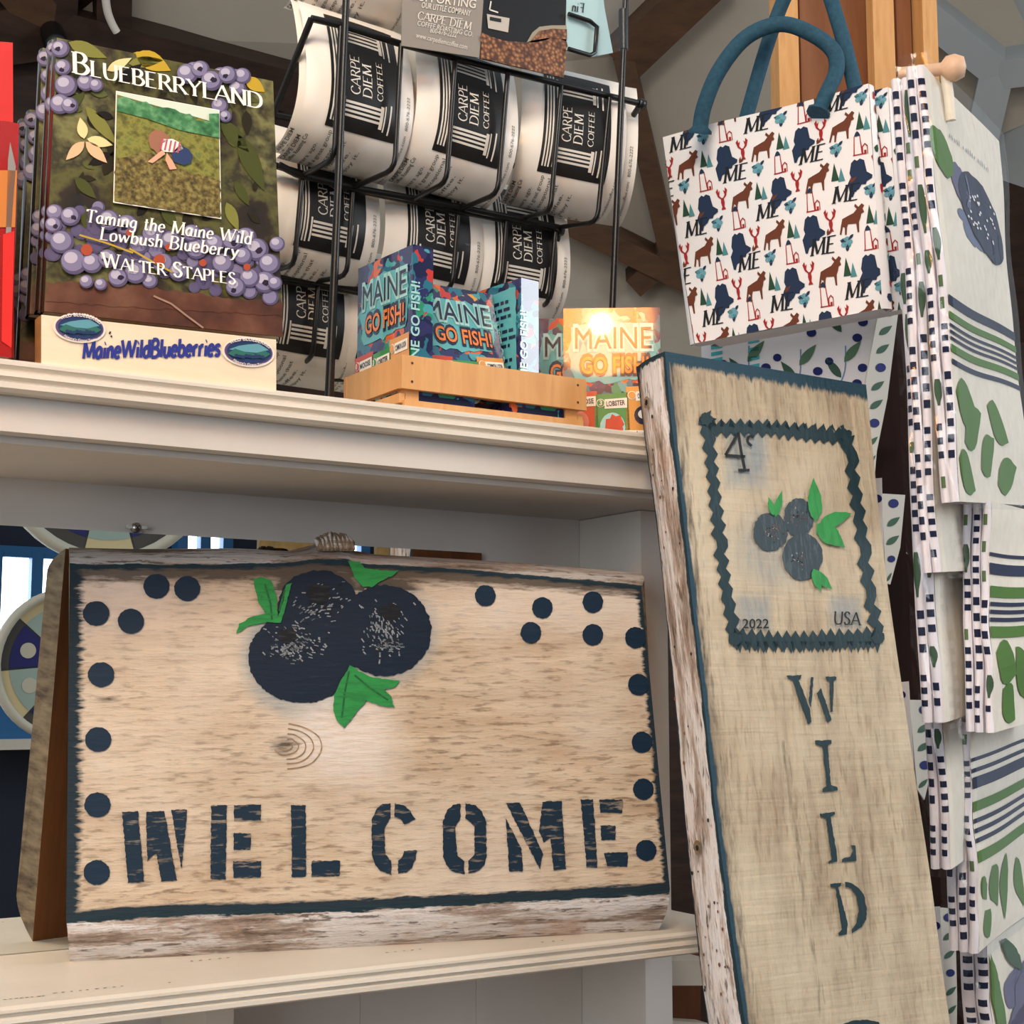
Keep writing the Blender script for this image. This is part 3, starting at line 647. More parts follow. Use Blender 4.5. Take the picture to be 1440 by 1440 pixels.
for x, y, r in ((1086, 748, 6), (1120, 727, 6), (1122, 786, 6)):
    for k in range(26):
        a, L = random.uniform(0, 6.3), random.uniform(1, 3); px, py = x + random.gauss(0, r * .9), y + random.gauss(0, r)
        line(mb, fmS, [(px, py), (px + L * cos(a), py + L * sin(a))], 1.5, random.choice(['berry_gray', 'stamp_line', 'raw_brown']), 5)
for q in (leaf(1145, 735, 1141, 673, 20), leaf(1148, 740, 1195, 722, 20), leaf(1145, 738, 1186, 770, 26), leaf(1088, 728, 1097, 690, 10), leaf(1086, 726, 1078, 700, 9), leaf(1142, 800, 1152, 832, 15), leaf(1140, 802, 1168, 830, 14)):
    art(mb, fmS, rag(q, .7, 4), 'stamp_leaf', 6 + q[0][0] * .0007)
for q in ([(1036, 610), (1018, 641), (1046, 643)], [(1036, 609), (1040, 636), (1045, 660)], [(1036, 662), (1052, 662)], cat([(1058, 616), (1051, 614), (1049, 622), (1055, 628)])): line(mb, fmS, q, 4, 'stamp_line', 6)
put(mb, fmS, pen('2022', .16, .12, False) if 0 else sans('2022', .01), (1042, 884), (1079, 884), 13, 'stamp_line', 6)
put(mb, fmS, pen('USA', .15, .08, True), (1170, 878), (1208, 880), 18, 'stamp_line', 6)
c4 = lambda q: [(880 + x * .375, 900 + y * .375) for x, y in q]
for q in (c4([(597, 135), (655, 132), (652, 145), (645, 152), (688, 265), (692, 308), (680, 318), (622, 155), (606, 146)]), c4([(690, 140), (700, 142), (690, 255), (682, 235)]), c4([(712, 200), (728, 180), (768, 300), (752, 312)]),
          c4([(745, 138), (787, 138), (785, 148), (776, 155), (772, 270), (762, 270), (760, 155), (748, 148)]),
          c4([(705, 378), (766, 376), (766, 388), (753, 396), (765, 545), (790, 552), (791, 564), (733, 570), (733, 558), (748, 547), (734, 400), (706, 392)]),
          c4([(723, 652), (780, 645), (780, 655), (764, 662), (790, 820), (788, 832), (755, 838), (755, 830), (768, 822), (746, 668), (725, 662)]), c4([(808, 820), (838, 812), (847, 790), (843, 775), (835, 772), (857, 769), (860, 828), (806, 833)]),
          c4([(763, 914), (803, 911), (801, 923), (792, 928), (828, 1060), (825, 1105), (793, 1109), (793, 1100), (806, 1085), (782, 930), (764, 925)]), c4([(817, 907), (845, 912), (870, 930), (890, 960), (900, 1010), (897, 1045), (882, 1075), (843, 1100), (843, 1085), (860, 1062), (870, 1010), (861, 962), (840, 932), (818, 925)]),
          c4([(812, 1438), (850, 1426), (900, 1424), (945, 1432), (950, 1442), (952, 1600), (830, 1600)])):
    art(mb, fmS, rag(q, .5, 3), 'stamp_navy', 4)
# nail hole, worm holes on the side
for k in range(40):
    t, s = random.uniform(.02, .9), random.uniform(.1, .95); p = sside(s, t); r = random.uniform(.0006, .0014)
    mb.add([p - BS.ex * .0012 + BS.n * (r * cos(a)) + BS.ey * (r * 1.3 * sin(a)) for a in [j * pi / 4 for j in range(8)]], [tuple(range(8))], 'raw_brown' if k % 2 else 'berry_black')
for x, y, r, mt in ((903, 566, 7, 'end_grain'), (903, 566, 3.4, 'berry_black'), (951, 1192, 8, 'end_grain'), (951, 1192, 3, 'berry_black')):
    cpt_ = min(((sside(.5, k / 300) , k / 300) for k in range(276)), key=lambda q: abs(px_of(q[0])[1] - y)); p = cpt_[0]; n_ = -BS.ex
    mb.add([p + n_ * (.0045 if mt == 'berry_black' else .0042) + BS.n * (r / 1600 * cos(a) * random.uniform(.8, 1.2)) + BS.ey * (r / 1600 * 1.2 * sin(a)) for a in [k * pi / 7 for k in range(14)]], [tuple(range(14))], mt)
tag(mb.build('wild_sign', None, BS.M()), 'tall narrow plank with a painted postage stamp and WILD, leaning on the shelf', 'sign')

# ---------------------------------------------------------------- books on the top shelf
def noise_cover(name, stops, sc, rough=.38, coat=.06, det=5):
    m = NT(name); f = m.noise((1, 1, .3), sc, det, .55); m.col(m.ramp(f, stops)); m.set(Roughness=rough, Coat_Weight=coat, Coat_Roughness=.12); return name
noise_cover('cover_green', [(.34, '120b06'), (.42, '2a1d0e'), (.48, '565426'), (.53, '2c2612'), (.6, '767444'), (.67, '3a3016'), (.74, '8a8450')], 17)
noise_cover('cover_brown', [(.3, '33190f'), (.5, '57301f'), (.65, '6d4834'), (.8, '44241a')], 26)
noise_cover('field_green', [(.3, '3d3a16'), (.45, '6b6a28'), (.55, '87843a'), (.68, '5f6f30'), (.8, '93914e')], 160)
noise_cover('tree_green', [(.3, '1d4a2c'), (.5, '3d7a4a'), (.7, '74a877')], 130)
noise_cover('soil_green', [(.35, '3a3216'), (.5, '6a5a2a'), (.65, '8b8048')], 300)
for n, c in (('print_sky', 'cfdccb'), ('berry_mid', '7d7796'), ('berry_lite', 'b3aebf'), ('berry_deep', '544c69'), ('berry_eye', '2a2136'), ('berry_dim', '5a5272'), ('cover_dim', '26200f'), ('cover_moss', '565a30'), ('print_white', 'f3efe6'), ('petal', 'e5b58c'), ('petal2', 'dbcf96'), ('olive', '7a7a3a'),
             ('olive_dark', '454a20'), ('ochre', 'b99a2e'), ('print_red', 'a84a30'), ('print_skin', 'e0a58a'), ('print_hair', '9a6a55'), ('print_denim', '2f3f66'), ('print_pink', 'c2566a'), ('print_black', '17110d'), ('twig', '9a7a6a')):
    flat(n, c, .4, 0, .05, .25)
m = NT('spine_gloss'); m.col(m.ramp(m.noise((1, 1, 20), 3, 3), [(.35, '140f0a'), (.6, '2c2412'), (.8, '57521f')])); m.set(Roughness=.16, Coat_Weight=1, Coat_Roughness=.06)  # gold tone in the colour stands in for warm lamp glints
flat('page_edge', 'd8cdb8', .8)
BP = plane_yaw(pY(398, 476, 1.017), 2.0, 6.5)
BP.o = pY(230, 458, 1.017); fmB = pmap(BP)
tl, tr, br = BP.uv(BP.p(80, 53)), BP.uv(BP.p(384, 114)), BP.uv(BP.p(398, 474))
bl = BP.uv(BP.p(62, 438))
BT = .0115
book_pts = [bl, br, tr, tl]
bk_root_M = BP.M(BP.at((bl[0] + br[0]) / 2, min(bl[1], br[1]), -BT))
book = thing('paperback_book', 'front copy of the blueberry paperback, its whole cover showing with a girl picking berries', 'book', bk_root_M, 'blueberry paperbacks')
mb = MB(); mb.prism([BP.at(u, v, 0) for u, v in book_pts], BP.n * -.0008, 'cover_green')
SP = lambda s: 1
def bgrid(a, b, mat, lay):                    # helper: coloured band of the cover between two px quads
    art(mb, fmB, a, mat, lay)
def tilt(x, y): return y + .2 * (x - 80)      # the cover's own lines fall to the right in the photo
# lower brown band and berries
art(mb, fmB, [(63, 415), (396, 440), (398, 474), (62, 438)], 'cover_brown', 1)
art(mb, fmB, rag([(64, 398), (150, 395), (250, 410), (330, 420), (396, 425), (397, 445), (63, 425)], 2, 8), 'cover_brown', 2)
for x0, y0, x1, y1, w, mt in ((96, 60, 150, 82, 20, 'olive'), (190, 75, 240, 100, 26, 'ochre'), (120, 150, 165, 205, 18, 'olive'), (335, 190, 372, 270, 26, 'olive_dark'), (310, 170, 350, 215, 22, 'olive_dark'), (85, 160, 120, 130, 18, 'olive_dark'),
                              (150, 100, 185, 82, 14, 'petal2'), (105, 250, 135, 280, 16, 'olive_dark'), (345, 110, 372, 130, 18, 'ochre'), (318, 285, 335, 325, 16, 'olive'), (180, 90, 230, 85, 16, 'olive'), (330, 255, 350, 290, 14, 'olive_dark')):
    art(mb, fmB, leaf(x0, y0, x1, y1, w), mt, 2)
for q in (leaf(118, 196, 112, 166, 15), leaf(118, 200, 92, 226, 15), leaf(120, 200, 150, 230, 16), leaf(122, 196, 158, 205, 15)): art(mb, fmB, q, 'petal' if q[0][1] > 198 else 'petal2', 3)
NB = [0]
def pberry(x, y, r):
    NB[0] += 1; lay = 4 + (NB[0] % 12) * .5
    art(mb, fmB, circ(x, y, r, r * .95), 'berry_deep', lay); art(mb, fmB, circ(x - r * .1, y - r * .1, r * .86, r * .8), 'berry_mid', lay + .12)
    art(mb, fmB, circ(x - r * .25, y - r * .3, r * .5, r * .42), 'berry_lite', lay + .24)
    if random.random() < .45: art(mb, fmB, rag(circ(x + r * random.uniform(-.3, .4), y + r * random.uniform(-.1, .4), r * .3, r * .26, 10), 1, 3), 'berry_eye', lay + .36)
random.seed(11)
for k in range(90):
    x = random.uniform(72, 385); y = 300 + (x - 72) * .17 + random.gauss(22, 20) + (12 if x > 300 else 0)
    r = random.uniform(7, 13); 
    if 160 < x < 300 and y < 292 + (x - 160) * .17 + r: continue
    art(mb, fmB, circ(x, y, r, r * .95), 'berry_deep', 1.2 + (k % 9) * .28); art(mb, fmB, circ(x - 1, y - 1, r * .8), random.choice(['berry_dim', 'berry_dim', 'berry_mid']), 1.32 + (k % 9) * .28)
for k in range(60):
    x, y = random.uniform(75, 380), random.uniform(80, 290); a = random.uniform(0, 6.3); L = random.uniform(16, 42)
    q = leaf(x, y + .18 * (x - 80), x + L * cos(a), y + .18 * (x - 80) + L * sin(a), L * .42)
    if all(74 < p[0] < 382 and 62 + .2 * (p[0] - 80) < p[1] < 400 for p in q): art(mb, fmB, q, random.choice(['olive_dark', 'cover_dim', 'cover_dim', 'cover_moss', 'print_black']), 1 + (k % 7) * .2)
for x, y, r in ((84, 70, 13), (88, 96, 12), (92, 122, 16), (84, 148, 15), (97, 150, 12), (120, 118, 13), (134, 122, 10), (262, 106, 15), (280, 100, 13), (296, 116, 15), (318, 108, 13), (333, 125, 12), (340, 108, 12), (308, 150, 12), (316, 165, 9),
                (76, 300, 12), (98, 306, 14), (86, 342, 17), (74, 318, 12), (103, 370, 19), (128, 372, 15), (150, 366, 14), (152, 312, 15), (178, 318, 16), (196, 345, 14), (215, 330, 16), (240, 340, 15), (190, 385, 16), (165, 392, 14), (228, 372, 15), (250, 384, 14), (275, 352, 15), (268, 330, 13),
                (300, 345, 14), (325, 340, 15), (345, 335, 15), (360, 352, 17), (378, 372, 15), (372, 398, 16), (350, 392, 14), (330, 405, 14), (312, 372, 15), (388, 345, 11), (340, 362, 13), (385, 400, 10), (120, 398, 10), (140, 402, 9), (210, 396, 11)):
    pberry(x, y, r)
for x, y, r in ((120, 354, 8), (222, 368, 8), (235, 350, 5), (283, 372, 5), (180, 330, 5), (345, 378, 5)): art(mb, fmB, circ(x, y, r), 'print_red', 10.5)
for q in ([(110, 333), (150, 345), (185, 358)], [(180, 352), (215, 372), (240, 385)]): line(mb, fmB, q, 2.5, 'ochre', 10.3)
line(mb, fmB, [(215, 417), (240, 428), (262, 445), (285, 462)], 2.6, 'twig', 4)
# inset picture of a girl picking berries
ins = [(163, 131.5), (305.5, 158.5), (308, 308.5), (159, 285.5)]
art(mb, fmB, [(161.5, 130), (307, 157), (309.5, 310), (157.5, 287)], 'print_white', 8)
art(mb, fmB, ins, 'field_green', 9)
lerp2 = lambda a, b, t: (a[0] + (b[0] - a[0]) * t, a[1] + (b[1] - a[1]) * t)
def iq(u, v): return lerp2(lerp2(ins[0], ins[1], u), lerp2(ins[3], ins[2], u), v)
art(mb, fmB, [iq(0, 0), iq(1, 0), iq(1, .12), iq(0, .03)], 'print_sky', 10)
art(mb, fmB, [iq(0, .03)] + [iq(k / 14, .04 + .09 * k / 14 + random.uniform(-.03, .03)) for k in range(15)] + [iq(1, .26), iq(.6, .25), iq(.3, .2), iq(0, .18)], 'tree_green', 11)
art(mb, fmB, [iq(.9, .05), iq(1, .03), iq(1, .26), iq(.9, .24)], 'tree_green', 12)
art(mb, fmB, rag([iq(0, .62), iq(.3, .5), iq(.7, .62), iq(1, .66), iq(1, 1), iq(0, 1)], 2, 6), 'soil_green', 10)
for q, mt in (([(206, 200), (209, 190), (217, 186), (226, 188), (236, 196), (233, 202), (226, 205), (224, 214), (219, 220), (214, 214), (209, 212)], 'print_hair'), ([(226, 199), (240, 199), (250, 204), (255, 213), (244, 218), (228, 217), (222, 212)], 'print_white'),
              ([(250, 207), (262, 213), (268, 221), (266, 232), (256, 236), (242, 231), (238, 220)], 'print_denim'), ([(232, 218), (240, 230), (246, 241), (236, 242), (230, 228)], 'print_skin'), ([(226, 214), (230, 220), (212, 233), (205, 231)], 'print_skin')):
    art(mb, fmB, q, mt, 13)
for k in range(5): line(mb, fmB, [(226 + k * 6, 199 + k * 1.2), (223 + k * 6, 214 + k * 1.2)], 2.4, 'print_pink', 14)
put(mb, fmB, pen('BLUEBERRYLAND', .17, .055, True, .74), (100, 106), (368, 157), 30, 'print_white', 12, up=(-.03, -1))
put(mb, fmB, pen('Taming the Maine Wild', .15, .05, True, None, .14), (118, 315), (352, 347), 18, 'print_white', 12, up=(0, -1))
put(mb, fmB, pen('Lowbush Blueberry', .15, .05, True, None, .14), (138, 340), (333, 365), 18, 'print_white', 12, up=(0, -1))
put(mb, fmB, pen('WALTER STAPLES', .17, .055, True, .78), (142, 379), (330, 403), 21, 'print_white', 12, up=(-.02, -1))
def finish_book(mb, root, cover='spine_gloss'):
    pass
mb.build('front_cover', book, bk_root_M)
mb = MB(); q = [BP.at(u, v, -.0009) for u, v in book_pts]; c = sum(q, V()) / 4
mb.prism([c + (p - c) * .985 for p in q], BP.n * -(BT - .0018), 'page_edge'); mb.build('pages', book, bk_root_M)
mb = MB(); L0, L1 = BP.at(*bl, 0), BP.at(*tl, 0)
mb.grid(lambda s, t: L0.lerp(L1, t) - BP.n * (BT * s) - BP.ex * (.0016 * sin(pi * s) ** .6), 6, 2, 'spine_gloss'); mb.build('spine', book, bk_root_M)
mb = MB(); mb.prism([BP.at(u, v, -BT + .0008) for u, v in book_pts], BP.n * -.0008, 'spine_gloss'); mb.build('back_cover', book, bk_root_M)
ordn = ['second', 'third', 'fourth', 'fifth', 'sixth', 'seventh']
for i in range(6):
    z0 = (bk_root_M.translation.z - .001 if i < 2 else zU)
    le = 6.5 + (.6 * i if i < 2 else 1.2 * i + 1)
    P = plane_yaw((0, 0, 0), 2.0 + .8 * i, le); o = bk_root_M.translation
    Mx = P.M(V((o.x - .0022 * i, o.y + .0145 * (i + 1), z0 + .0055)))
    dup(book, Mx, 'blueberry paperback %s from the front, only its glossy spine edge showing' % ordn[i])
flat('red_gloss', 'd8322e', .25, 0, .6); flat('red_deep', '9e1c1c', .25, 0, .6); flat('orange_print', 'c97a3a', .3, 0, .5); flat('grey_print', '8d8a86', .3, 0, .5)
def pbook(name, label, Y, q, mat, extra=(), thick=.03, group=None):
    P = plane_yaw(pY(*q[0], Y), 3, 4); M = P.M(); o = thing(name, label, 'book', M, group); fm = pmap(P)
    mb = MB(); mb.prism([P.p(*p) for p in q], P.n * -.001, mat)
    for pts, mt in extra: art(mb, fm, pts, mt, 2)
    mb.build('front_cover', o, M)
    mb = MB(); pp = [P.p(*p, -.0012) for p in q]; c = sum(pp, V()) / len(pp); mb.prism([c + (p - c) * .985 for p in pp], P.n * -thick, 'page_edge'); mb.build('pages', o, M)
    mb = MB(); mb.prism([P.p(*p, -.0016 - thick) for p in q], P.n * -.001, mat); mb.build('back_cover', o, M)
pbook('red_book', 'tall plain red book at the left edge, behind the shorter illustrated one', 1.06, [(-120, 492), (20, 504), (18, 60), (-120, 48)], 'red_gloss')
pbook('illustrated_book', 'shorter red illustrated book at the left edge of the top shelf', 1.012, [(-120, 486), (16, 503), (27, 174), (12, 171), (-120, 155)], 'red_deep',
      [([(-100, 240), (24, 240), (21, 320), (-100, 320)], 'orange_print'), ([(11, 225), (14, 200), (22, 235), (15, 330), (8, 330)], 'grey_print'), ([(4, 330), (20, 325), (16, 490), (2, 480)], 'red_gloss')], .02)

# ---------------------------------------------------------------- block sign
mottled('block_cream', [(.3, 'e6cfae'), (.6, 'eedbc0'), (.8, 'e0c49c')], (5, 60, 60), .5)
mottled('block_raw', [(.3, '8a5a30'), (.7, 'a8733f')], (60, 60, 10), .6)
flat('marker_blue', '1d2c86', .5); flat('sticker_purple', '5c4a78', .4); flat('sticker_navy', '1f3560', .4); flat('sticker_teal', '5f9aa8', .4); flat('sticker_green', '2c6a5c', .4); flat('sticker_white', 'efe4d6', .4)
PBk = plane_yaw(pY(58, 507, 1.0055), 0, 0); fmK = pmap(PBk); zt = lambda x: 442 + (x - 58) * (477 - 442) / 330.
blk = thing('block_sign', 'cream painted wooden block handwritten MaineWildBlueberries in front of the paperbacks', 'sign', PBk.M())
mb = MB(); q = [PBk.p(58, 442.5), PBk.p(388.5, 477.5), PBk.p(388.5, 547.5), PBk.p(58, 509)]
for p in (q[2], q[3]): p.z = zU
mb.prism(q, (0, .0165, 0), 'block_cream', 'block_raw')
k8 = lambda x, y: (50 + x / 4.114, 430 + y / 4.115)
put(mb, fmK, pen('MaineWildBlueberries', .22, .2, False, gap=.02), k8(268, 308), k8(1066, 290), 25, 'marker_blue', 2, up=(.08, -1))
line(mb, fmK, [k8(432, 150), k8(425, 165)], 2.5, 'ink', 2); art(mb, fmK, circ(*k8(437, 178), 1.4), 'ink', 2)
mb.build('block', blk, PBk.M())
mb = MB(); mb.abox(.285, .425, 1.0345, 1.058, zU, bk_root_M.translation.z - .002, 'block_raw'); mb.build('book_riser', blk, PBk.M())  # unseen riser that the second and third books stand on
for cx, cy, lab in ((111, 462, 0), (348.5, 496, 1)):
    o = MB(); f = lambda pts, m, l: art(o, fmK, pts, m, l); rt = .1
    f(circ(cx, cy, 37, 20.5, 40, rot=rt), 'sticker_white', 3); f(circ(cx, cy - .5, 34, 18.5, 40, rot=rt), 'sticker_purple', 4); f(circ(cx + .5, cy - .5, 31, 15.5, 40, rot=rt), 'sticker_navy', 5)
    f([(cx - 28, cy - 4), (cx - 14, cy - 9), (cx, cy - 11), (cx + 14, cy - 12), (cx + 28, cy - 3), (cx + 10, cy + 1), (cx - 8, cy - 1)], 'sticker_teal', 6)
    f([(cx - 30, cy + 2), (cx - 20, cy - 5), (cx - 8, cy - 1), (cx + 8, cy + 2), (cx + 22, cy - 2), (cx + 30, cy + 3), (cx + 20, cy + 9), (cx - 20, cy + 7)], 'sticker_green', 7)
    for k in range(9): f(circ(cx - 18 + k * 4.6, cy + 5 + (k % 3), 2.6), 'sticker_navy', 8)
    for txt, rr, a0, a1, h, up in (('WILD BLUEBERRIES', 0, -2.55, -.5, 5, 1), ("Nature's Great Taste", 0, 2.3, .85, 3.6, -1)):
        vs, fs, w = sans(txt, .01); pts = []
        for x, y in vs:
            a = a0 + (a1 - a0) * x / w; r1, r2 = (31, 15.5) if up > 0 else (35, 19.5); e = h * y
            px, py = cx + (r1 + (e if up > 0 else -e)) * cos(a), cy + (r2 + (e if up > 0 else -e)) * sin(a) + rt * (r1 * cos(a)); pts.append(fmK(px, py, 9))
        o.add(pts, fs, 'sticker_white')
    tk = o.build('sticker', blk, PBk.M()); tk['label'] = ('oval sticker at the left end', 'oval sticker at the right end')[lab]

# ---------------------------------------------------------------- slatted crate with card-game boxes
CY = 1.012
def cpt(px, py, dY=0): p = pY(px, py, CY); return V((p.x, CY + dY, p.z))
cx0, cx1 = pY(561, 520, CY).x, pY(820, 560, CY).x; CD = .094
crate = thing('wooden_crate', 'small slatted pine crate on the top shelf holding card game boxes', 'crate', (cx0, CY, zU))
zt1 = pY(562, 500, CY).z; zt0 = pY(561, 547, CY).z
flat('nail_dark', '3a2a18', .5)
def slat(x0, x1, y0, y1, z0, z1, name='slat', nails=()):
    mb = MB(); mb.abox(x0, x1, y0, y1, z0, z1, 'pine')
    for x, z in nails: mb.add([(x + .0011 * cos(a), y0 - .0003, z + .0011 * sin(a)) for a in [k * pi / 4 for k in range(8)]], [tuple(range(8))], 'nail_dark')
    return mb.build(name, crate)
nl = [(x, z) for x in (cx0 + .009, cx1 - .009) for z in (zt0 + .006, zt1 - .006)]
slat(cx0, cx1, CY - .005, CY, zt0, zt1, nails=nl); slat(cx0, cx1, CY + CD, CY + CD + .005, zt0, zt1)
slat(cx0 + .003, cx1 - .003, CY - .0045, CY - .0003, zU + .0005, zU + .006); slat(cx0 + .003, cx1 - .003, CY + CD, CY + CD + .005, zU + .0005, zU + .006)
for x0 in (cx0, cx1 - .006):
    for z0, z1 in ((zU + .004, zt0 - .003), (zt0 + .001, zt1)):
        slat(x0 + .0005, x0 + .0055, CY + .0002, CY + CD - .0002, z0, z1, 'end_board')
for x0 in (cx0 + .006, cx1 - .018):
    for y0 in (CY + .0003, CY + CD - .0103): slat(x0, x0 + .012, y0, y0 + .01, zU + .004, zt1 - .002, 'corner_post')
slat(cx0 + .006, cx1 - .006, CY + .0005, CY + CD - .0005, zU + .0006, zU + .0036, 'floor_board')

m = NT('confetti'); vo = m.n('ShaderNodeTexVoronoi'); vo.inputs['Scale'].default_value = 105; nz = m.n('ShaderNodeTexNoise'); nz.inputs['Scale'].default_value = 60
tc = m.co((1, 1, 1)); m.l(tc, nz.inputs['Vector']); mx = m.n('ShaderNodeMix', data_type='RGBA'); mx.inputs[0].default_value = .03
m.l(tc, mx.inputs[6]); m.l(nz.outputs['Color'], mx.inputs[7]); m.l(mx.outputs[2], vo.inputs['Vector'])
sp = m.n('ShaderNodeSeparateColor'); m.l(vo.outputs['Color'], sp.inputs[0])
m.col(m.ramp(sp.outputs[0], [(0, '1e2348'), (.28, '2a6f86'), (.46, '2c2f62'), (.6, '4aa0a6'), (.7, '33305c'), (.8, 'd9632f'), (.87, '2f8f6a'), (.93, 'c23a34'), (.97, 'e6a23c')], True)); m.set(Roughness=.2, Coat_Weight=1, Coat_Roughness=.05)
for n, c in (('game_teal', '5fb0b4'), ('game_ink', '20233f'), ('game_orange', 'ea7f35'), ('game_cream', 'f2ead8'), ('game_red', 'c8442c'), ('game_green', '3d8f4c'), ('game_loon', 'd9974a'), ('game_navy', '262a52'), ('game_halo', 'a6d6d4'), ('game_pink', 'd97a6a')): flat(n, c, .22, 0, .8)
def quad(tl_, tr_, br_, bl_):                 # bilinear map of the unit square (v down)
    return lambda u, v: lerp2(lerp2(tl_, tr_, u), lerp2(bl_, br_, u), v)
def game_front(mb, at, lay=1):               # at(u, v, layer)->3-D, u right, v down, box front 0..1 wide, 0..1.38 tall
    A = lambda pts, m, l: art(mb, lambda x, y, L: at(x, y, L), pts, m, l)
    fm = lambda x, y, L: at(x, y, L)
    A(rag([(.1, .2), (.5, .15), (.92, .2), (.95, .45), (.88, .75), (.5, .8), (.12, .78), (.06, .5)], .02, .07), 'game_teal', 1)
    T = sans('MAINE', .05)
    put(mb, fm, sans('MAINE', .06), (.1, .45), (.93, .45), .26, 'game_halo', 2); put(mb, fm, sans('MAINE', 0), (.12, .44), (.91, .44), .23, 'game_ink', 3)
    put(mb, fm, sans('GO FISH!', .09), (.16, .71), (.9, .71), .2, 'game_ink', 2); put(mb, fm, sans('GO FISH!', .02), (.18, .7), (.88, .7), .17, 'game_orange', 3)
    for k, (x, y, m1, t) in enumerate(((.0, .96, 'game_red', 'MOOSE'), (.32, .98, 'game_green', 'LOBSTER'), (.64, .9, 'game_loon', 'COMMON LOON'))):
        A([(x, y - .05), (x + .34, y - .07), (x + .36, 1.38), (x, 1.38)], m1, 4); A([(x + .1, y), (x + .33, y - .015), (x + .33, y + .09), (x + .1, y + .1)], 'game_cream', 5)
        A(circ(x + .06, y + .04, .045, .045, 14), 'game_cream', 5); A(circ(x + .06, y + .04, .037, .037, 14), m1, 6)
        put(mb, fm, sans(t, .02), (x + .12, y + .075), (x + .31, y + .06), .05, 'game_ink', 6); k < 2 and put(mb, fm, sans(('0', '3')[k % 2], .02), (x + .045, y + .065), (x + .075, y + .065), .05, 'game_cream', 7)
    A(circ(.5, 1.28, .13, .16, 20), 'game_halo', 5); A(rag(circ(.52, 1.27, .09, .12, 18), .02, .05), 'game_red', 6); A(circ(.16, 1.22, .1, .12, 16), 'game_pink', 5); A(circ(.82, 1.15, .1, .1, 16), 'game_ink', 5); A(circ(.82, 1.14, .06, .05, 16), 'game_cream', 6)
    A([(.0, 1.31), (1, 1.31), (1, 1.38), (0, 1.38)], 'game_cream', 7); put(mb, fm, sans('cards - 2 to 6 players'), (.14, 1.365), (.96, 1.365), .045, 'game_ink', 8)
def game_back(mb, at):
    fm = lambda x, y, L: at(x, y, L)
    art(mb, fm, rag([(.08, .1), (.92, .08), (.94, 1.2), (.1, 1.22)], .01, .08), 'game_teal', 1)
    for k in range(12):
        x = .14
        while x < .82 - .12 * (k % 4 == 3):
            w_ = random.uniform(.03, .11); art(mb, fm, [(x, .2 + .08 * k), (x + w_, .2 + .08 * k), (x + w_, .235 + .08 * k), (x, .235 + .08 * k)], 'game_ink', 2); x += w_ + .025
def game_side(mb, at):
    fm = lambda x, y, L: at(x, y, L)
    put(mb, lambda x, y, L: at(.5 + (y - .5), x, L), sans('MAINE GO FISH!', .02), (1.3, .68), (.35, .68), .4, 'game_halo', 2)
def game_box(label, o, ex, ey, w, t, back=False):
    """o: front lower-left corner, ex: along the face, ey: up the face"""
    P = Pl(o, ex, ey); h = w * 1.38; M = P.M(P.at(w / 2, 0, -t / 2)); root = thing('card_game_box', label, 'box', M, 'card game boxes')
    mb = MB(); mb.box(P.at(0, 0, 0), P.ex * w, P.ey * h, P.n * -t, 'confetti'); mb.build('carton', root, M)
    mb = MB(); at = lambda u, v, L: P.at(u * w, h - v * w, LAY * 1.5 * L)
    (game_back if back else game_front)(mb, at); mb.build('printed_panel', root, M)
    mb = MB(); game_side(mb, lambda u, v, L: P.at(w + LAY * L, h - v * w, -t * (1 - u))); mb.build('side_print', root, M)
    return root
cz = zU + .0042
GW, GT = .086, .0195
a = R(176); exA = V((sin(a), cos(a), 0))
A1 = pY(580, 430, CY + .0015); A1.z = cz + .0112
game_box('card game box turned sideways at the left end of the crate, side panel facing front', A1 - exA * GW, exA, V((.0, .0, 1)), GW, GT)
pl = plane_yaw((0, 0, 0), 3, 6)
C1 = pY(733, 480, CY + .012); C1.z = cz + .0112; a = R(172); exC = V((sin(a), cos(a), 0))
game_box('card game box in the right half of the crate showing its teal back text', C1 - exC * (GW * .93), exC, V((0, 0, 1)), GW * .93, GT, True)
xB = A1.x + GT + .0035; wB = C1.x - xB - .009
pl = plane_yaw((0, 0, 0), 0, 17)
game_box('card game box leaning back in the middle of the crate, partly hidden by its neighbour', V((xB, CY + .014, cz + .0115)), pl.ex, pl.ey, wB, .0165)
for xa, xb, lab in ((cx0 + .0075, cx0 + .07, 'card game box lying flat on the crate floor under the turned box'), (cx0 + .105, cx1 - .0195, 'card game box lying flat on the crate floor at its right end')):
    o = thing('card_game_box', lab, 'box', (xa, CY + .002, cz), 'card game boxes')
    mb = MB(); mb.abox(xa, xb, CY + .0012, CY + .08, cz, cz + .0108, 'confetti'); mb.build('carton', o)
    mb = MB(); mb.add([(xa + .006, CY + .0008, cz + .003), (xb - .006, CY + .0008, cz + .003), (xb - .006, CY + .0008, cz + .0078), (xa + .006, CY + .0008, cz + .0078)], [(0, 1, 2, 3)], 'game_ink'); mb.build('printed_panel', o)
a = R(125); exD = V((sin(a), cos(a), 0)); oD = pY(792, 416, 1.064); oD.z = zU + .0005
exn = exD.cross(V((0, 0, 1))); upD = V((0, 0, 1)) - exn * .04
PD = Pl(oD, exD, upD)
game_box('largest shown card game box standing right of the crate with warm lamp glare', oD, exD, upD, GW, .024)
o2 = oD - exn * .0 + V((-.0165, .022, 0)); game_box('card game box standing behind the glaring one right of the crate', o2, exD, V((0, 0, 1)), GW * .93, .02)

